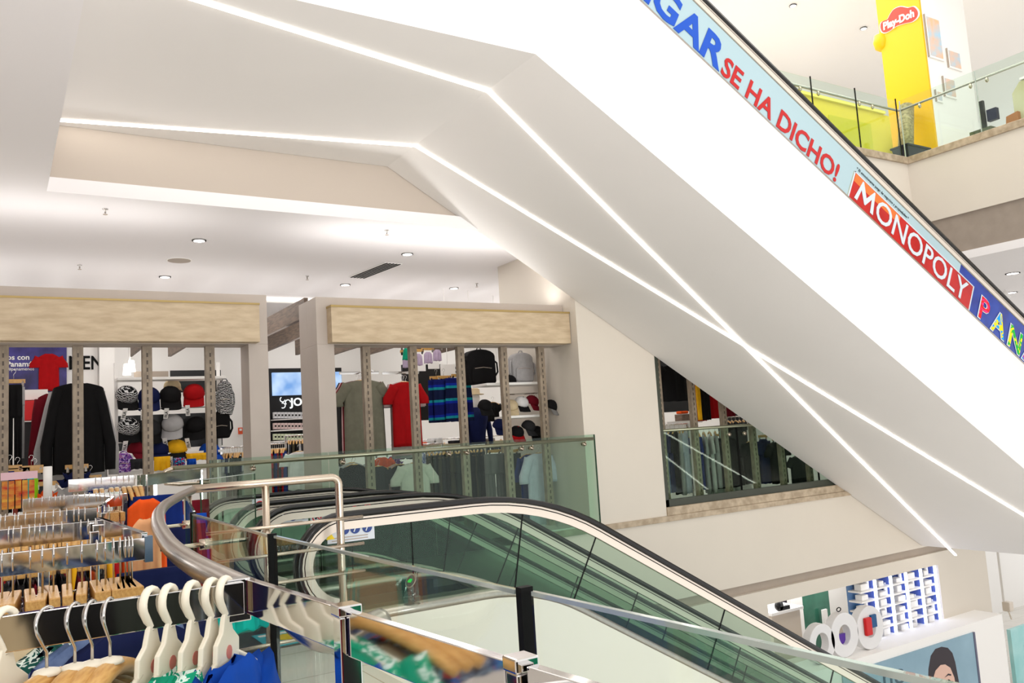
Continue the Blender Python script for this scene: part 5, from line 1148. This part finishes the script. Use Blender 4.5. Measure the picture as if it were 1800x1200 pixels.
# rings on the ledge
def ring(px, pyb, r, ri, label, fill=None, y=8.93):
    q = at(px, pyb, Y=y); z = -2.52
    t = thing('ring_display', label, 'ring ornament', (q.x, y, z), 'white ring ornaments on the lower ledge')
    n = 32; vs_ = []
    for yy in (y-.07, y+.07):
        for rr in (r, ri):
            for j in range(n): a = 2*math.pi*j/n; vs_.append((q.x+rr*math.cos(a), yy, z+r+rr*math.sin(a)*(1 if rr == r else 1.1)))
    fs = []
    for j in range(n):
        k = (j+1) % n; fs += [(j, k, n+k, n+j), (2*n+j, 3*n+j, 3*n+k, 2*n+k), (j, 2*n+j, 2*n+k, k), (n+j, n+k, 3*n+k, 3*n+j)]
    MB().add(vs_, fs).build('ring', mat('ring_white', (226, 224, 224), .4) if 'ring_white' not in bpy.data.materials else bpy.data.materials['ring_white'], t, bevel=.008)
    return t, q, z
ring(1440, 1137, .30, .15, 'white ring ornament partly hidden by the escalator handrail')
t, q, z = ring(1482, 1147, .34, .14, 'white ring ornament with purple packet in its hole')
MB().prism([(q.x-.10, 8.93, z+.34), (q.x+.10, 8.93, z+.34), (q.x+.09, 8.93, z+.24), (q.x, 8.93, z+.13), (q.x-.09, 8.93, z+.24)], (0, .05, 0)).build('purple_packet', mat('packet_purple', (84, 40, 150), .5), t)
MB().prism([(q.x-.06, 8.93, z+.36), (q.x+.06, 8.93, z+.36), (q.x, 8.93, z+.54)], (0, .04, 0)).build('grey_cone', M['taupe'], t)
MB().tube([(q.x+.05*math.cos(a*.5), 8.93, z+.72+.03*math.sin(a*.5)) for a in range(14)], .008, 6).build('hanging_loop', M['gasket'], t)
t, q, z = ring(1527, 1134, .34, .14, 'white ring ornament with red and blue packets in its hole')
MB().box(q.x-.18, 8.80, z+.24, q.x-.02, 8.86, z+.52).build('red_packet', REDB, t, bevel=.02); MB().box(q.x-.01, 8.82, z+.34, q.x+.13, 8.86, z+.54).build('blue_packet', mat('packet_blue', (20, 80, 130), .5), t, bevel=.01)
# poster of a woman on the plinth
PYY = 8.69
ps = thing('poster', 'blue-grey poster showing a dark-haired person and the letters ho', 'poster', at(1640, 1170, Y=PYY))
a = at(1480, 1185, Y=PYY); b = at(1709, 1111, Y=PYY); zt = b.z
MB().box(a.x, PYY-.01, -5.6, b.x, PYY+.01, zt).build('print', mat('poster_blue_grey', (150, 182, 198), .35, c2=(128, 160, 178), scale=.8), ps)
MB().box(b.x, PYY-.02, -5.6, b.x+.05, PYY+.01, zt).build('dark_frame_edge', mat('frame_violet_grey', (96, 96, 118), .4), ps)
def flat(name, P_, mt, o):
    q = [at(x, y, Y=PYY) for x, y in P_]; return MB().prism([(v.x, PYY-.01-o, v.z) for v in q], (0, .003, 0)).build(name, mt, ps)
HB = mat('hair_dark', (44, 34, 42), .5); SK = mat('skin_print', (226, 186, 168), .5)
flat('hair', [(1630, 1215), (1631, 1175), (1635, 1152), (1643, 1140), (1654, 1136), (1665, 1138), (1673, 1147), (1678, 1163), (1683, 1190), (1690, 1225), (1700, 1300), (1640, 1300)], HB, .002)
flat('face', [(1638, 1215), (1638, 1195), (1643, 1178), (1652, 1168), (1660, 1167), (1669, 1173), (1676, 1190), (1680, 1215), (1676, 1238), (1664, 1250), (1648, 1245)], SK, .006)
flat('eyebrow', [(1640, 1196), (1645, 1191), (1652, 1193), (1652, 1196), (1645, 1194)], HB, .010); flat('eyebrow', [(1659, 1190), (1665, 1183), (1670, 1184), (1670, 1187), (1665, 1186)], HB, .010)
flat('eye', [(1642, 1202), (1647, 1199), (1652, 1202), (1647, 1204)], HB, .010); flat('eye', [(1661, 1197), (1666, 1193), (1671, 1197), (1666, 1200)], HB, .010)
flat('mouth', [(1653, 1230), (1661, 1227), (1669, 1228), (1661, 1233)], mat('lip_print', (190, 90, 90), .5), .010)
flat('shoulders', [(1615, 1320), (1640, 1268), (1650, 1250), (1675, 1248), (1690, 1266), (1725, 1300), (1725, 1360), (1615, 1380)], M['f_white'], .004)
text('dark_letters', 'ho', mat('letter_slate', (60, 90, 108), .5), at(1552, 1212, Y=PYY-.012), EXX, EZZ, .50, ps, .002, 0, sx=1.2)
# far right, brighter hall
cy = thing('cyan_display', 'pale turquoise display panel at the bottom right edge', 'display panel', at(1790, 1150, Y=12.4))
a = at(1776, 1107, Y=12.4); MB().box(a.x, 12.4, -6.1, a.x+2.5, 12.5, a.z).build('panel', mat('pale_turquoise', (165, 226, 226), .4, c2=(190, 238, 238), scale=2), cy)
MB().prism([(a.x+.55, 12.38, a.z-.5), (a.x+.75, 12.38, a.z-.35), (a.x+.65, 12.38, a.z-.7)], (0, .01, 0)).build('blue_leaf', mat('leaf_blue', (20, 110, 150), .5), cy)
q = at(1772, 1068, Y=12.4); t = thing('wall_spotlight', 'small white spotlight at the bottom right edge', 'spotlight', q)
MB().box(q.x-.10, q.y-.1, q.z-.08, q.x+.10, q.y+.1, q.z+.16).build('head', M['guide'], t, bevel=.02); MB().tube([q+Vector((0, 0, -.08)), q+Vector((.1, 0, -.3))], .02, 8).build('arm', M['guide'], t); MB().box(q.x-.03, q.y+.05, q.z+.16, q.x+.03, q.y+.11, -.9).build('rod', M['white'], t)
# prototype hangers must not stay at the origin unused
for k_, o_ in PROTO.items():
    if k_ not in used: [bpy.data.objects.remove(c) for c in list(o_.children)]; bpy.data.objects.remove(o_)
for o_ in bpy.data.objects:
    if '_org' in o_: del o_['_org']
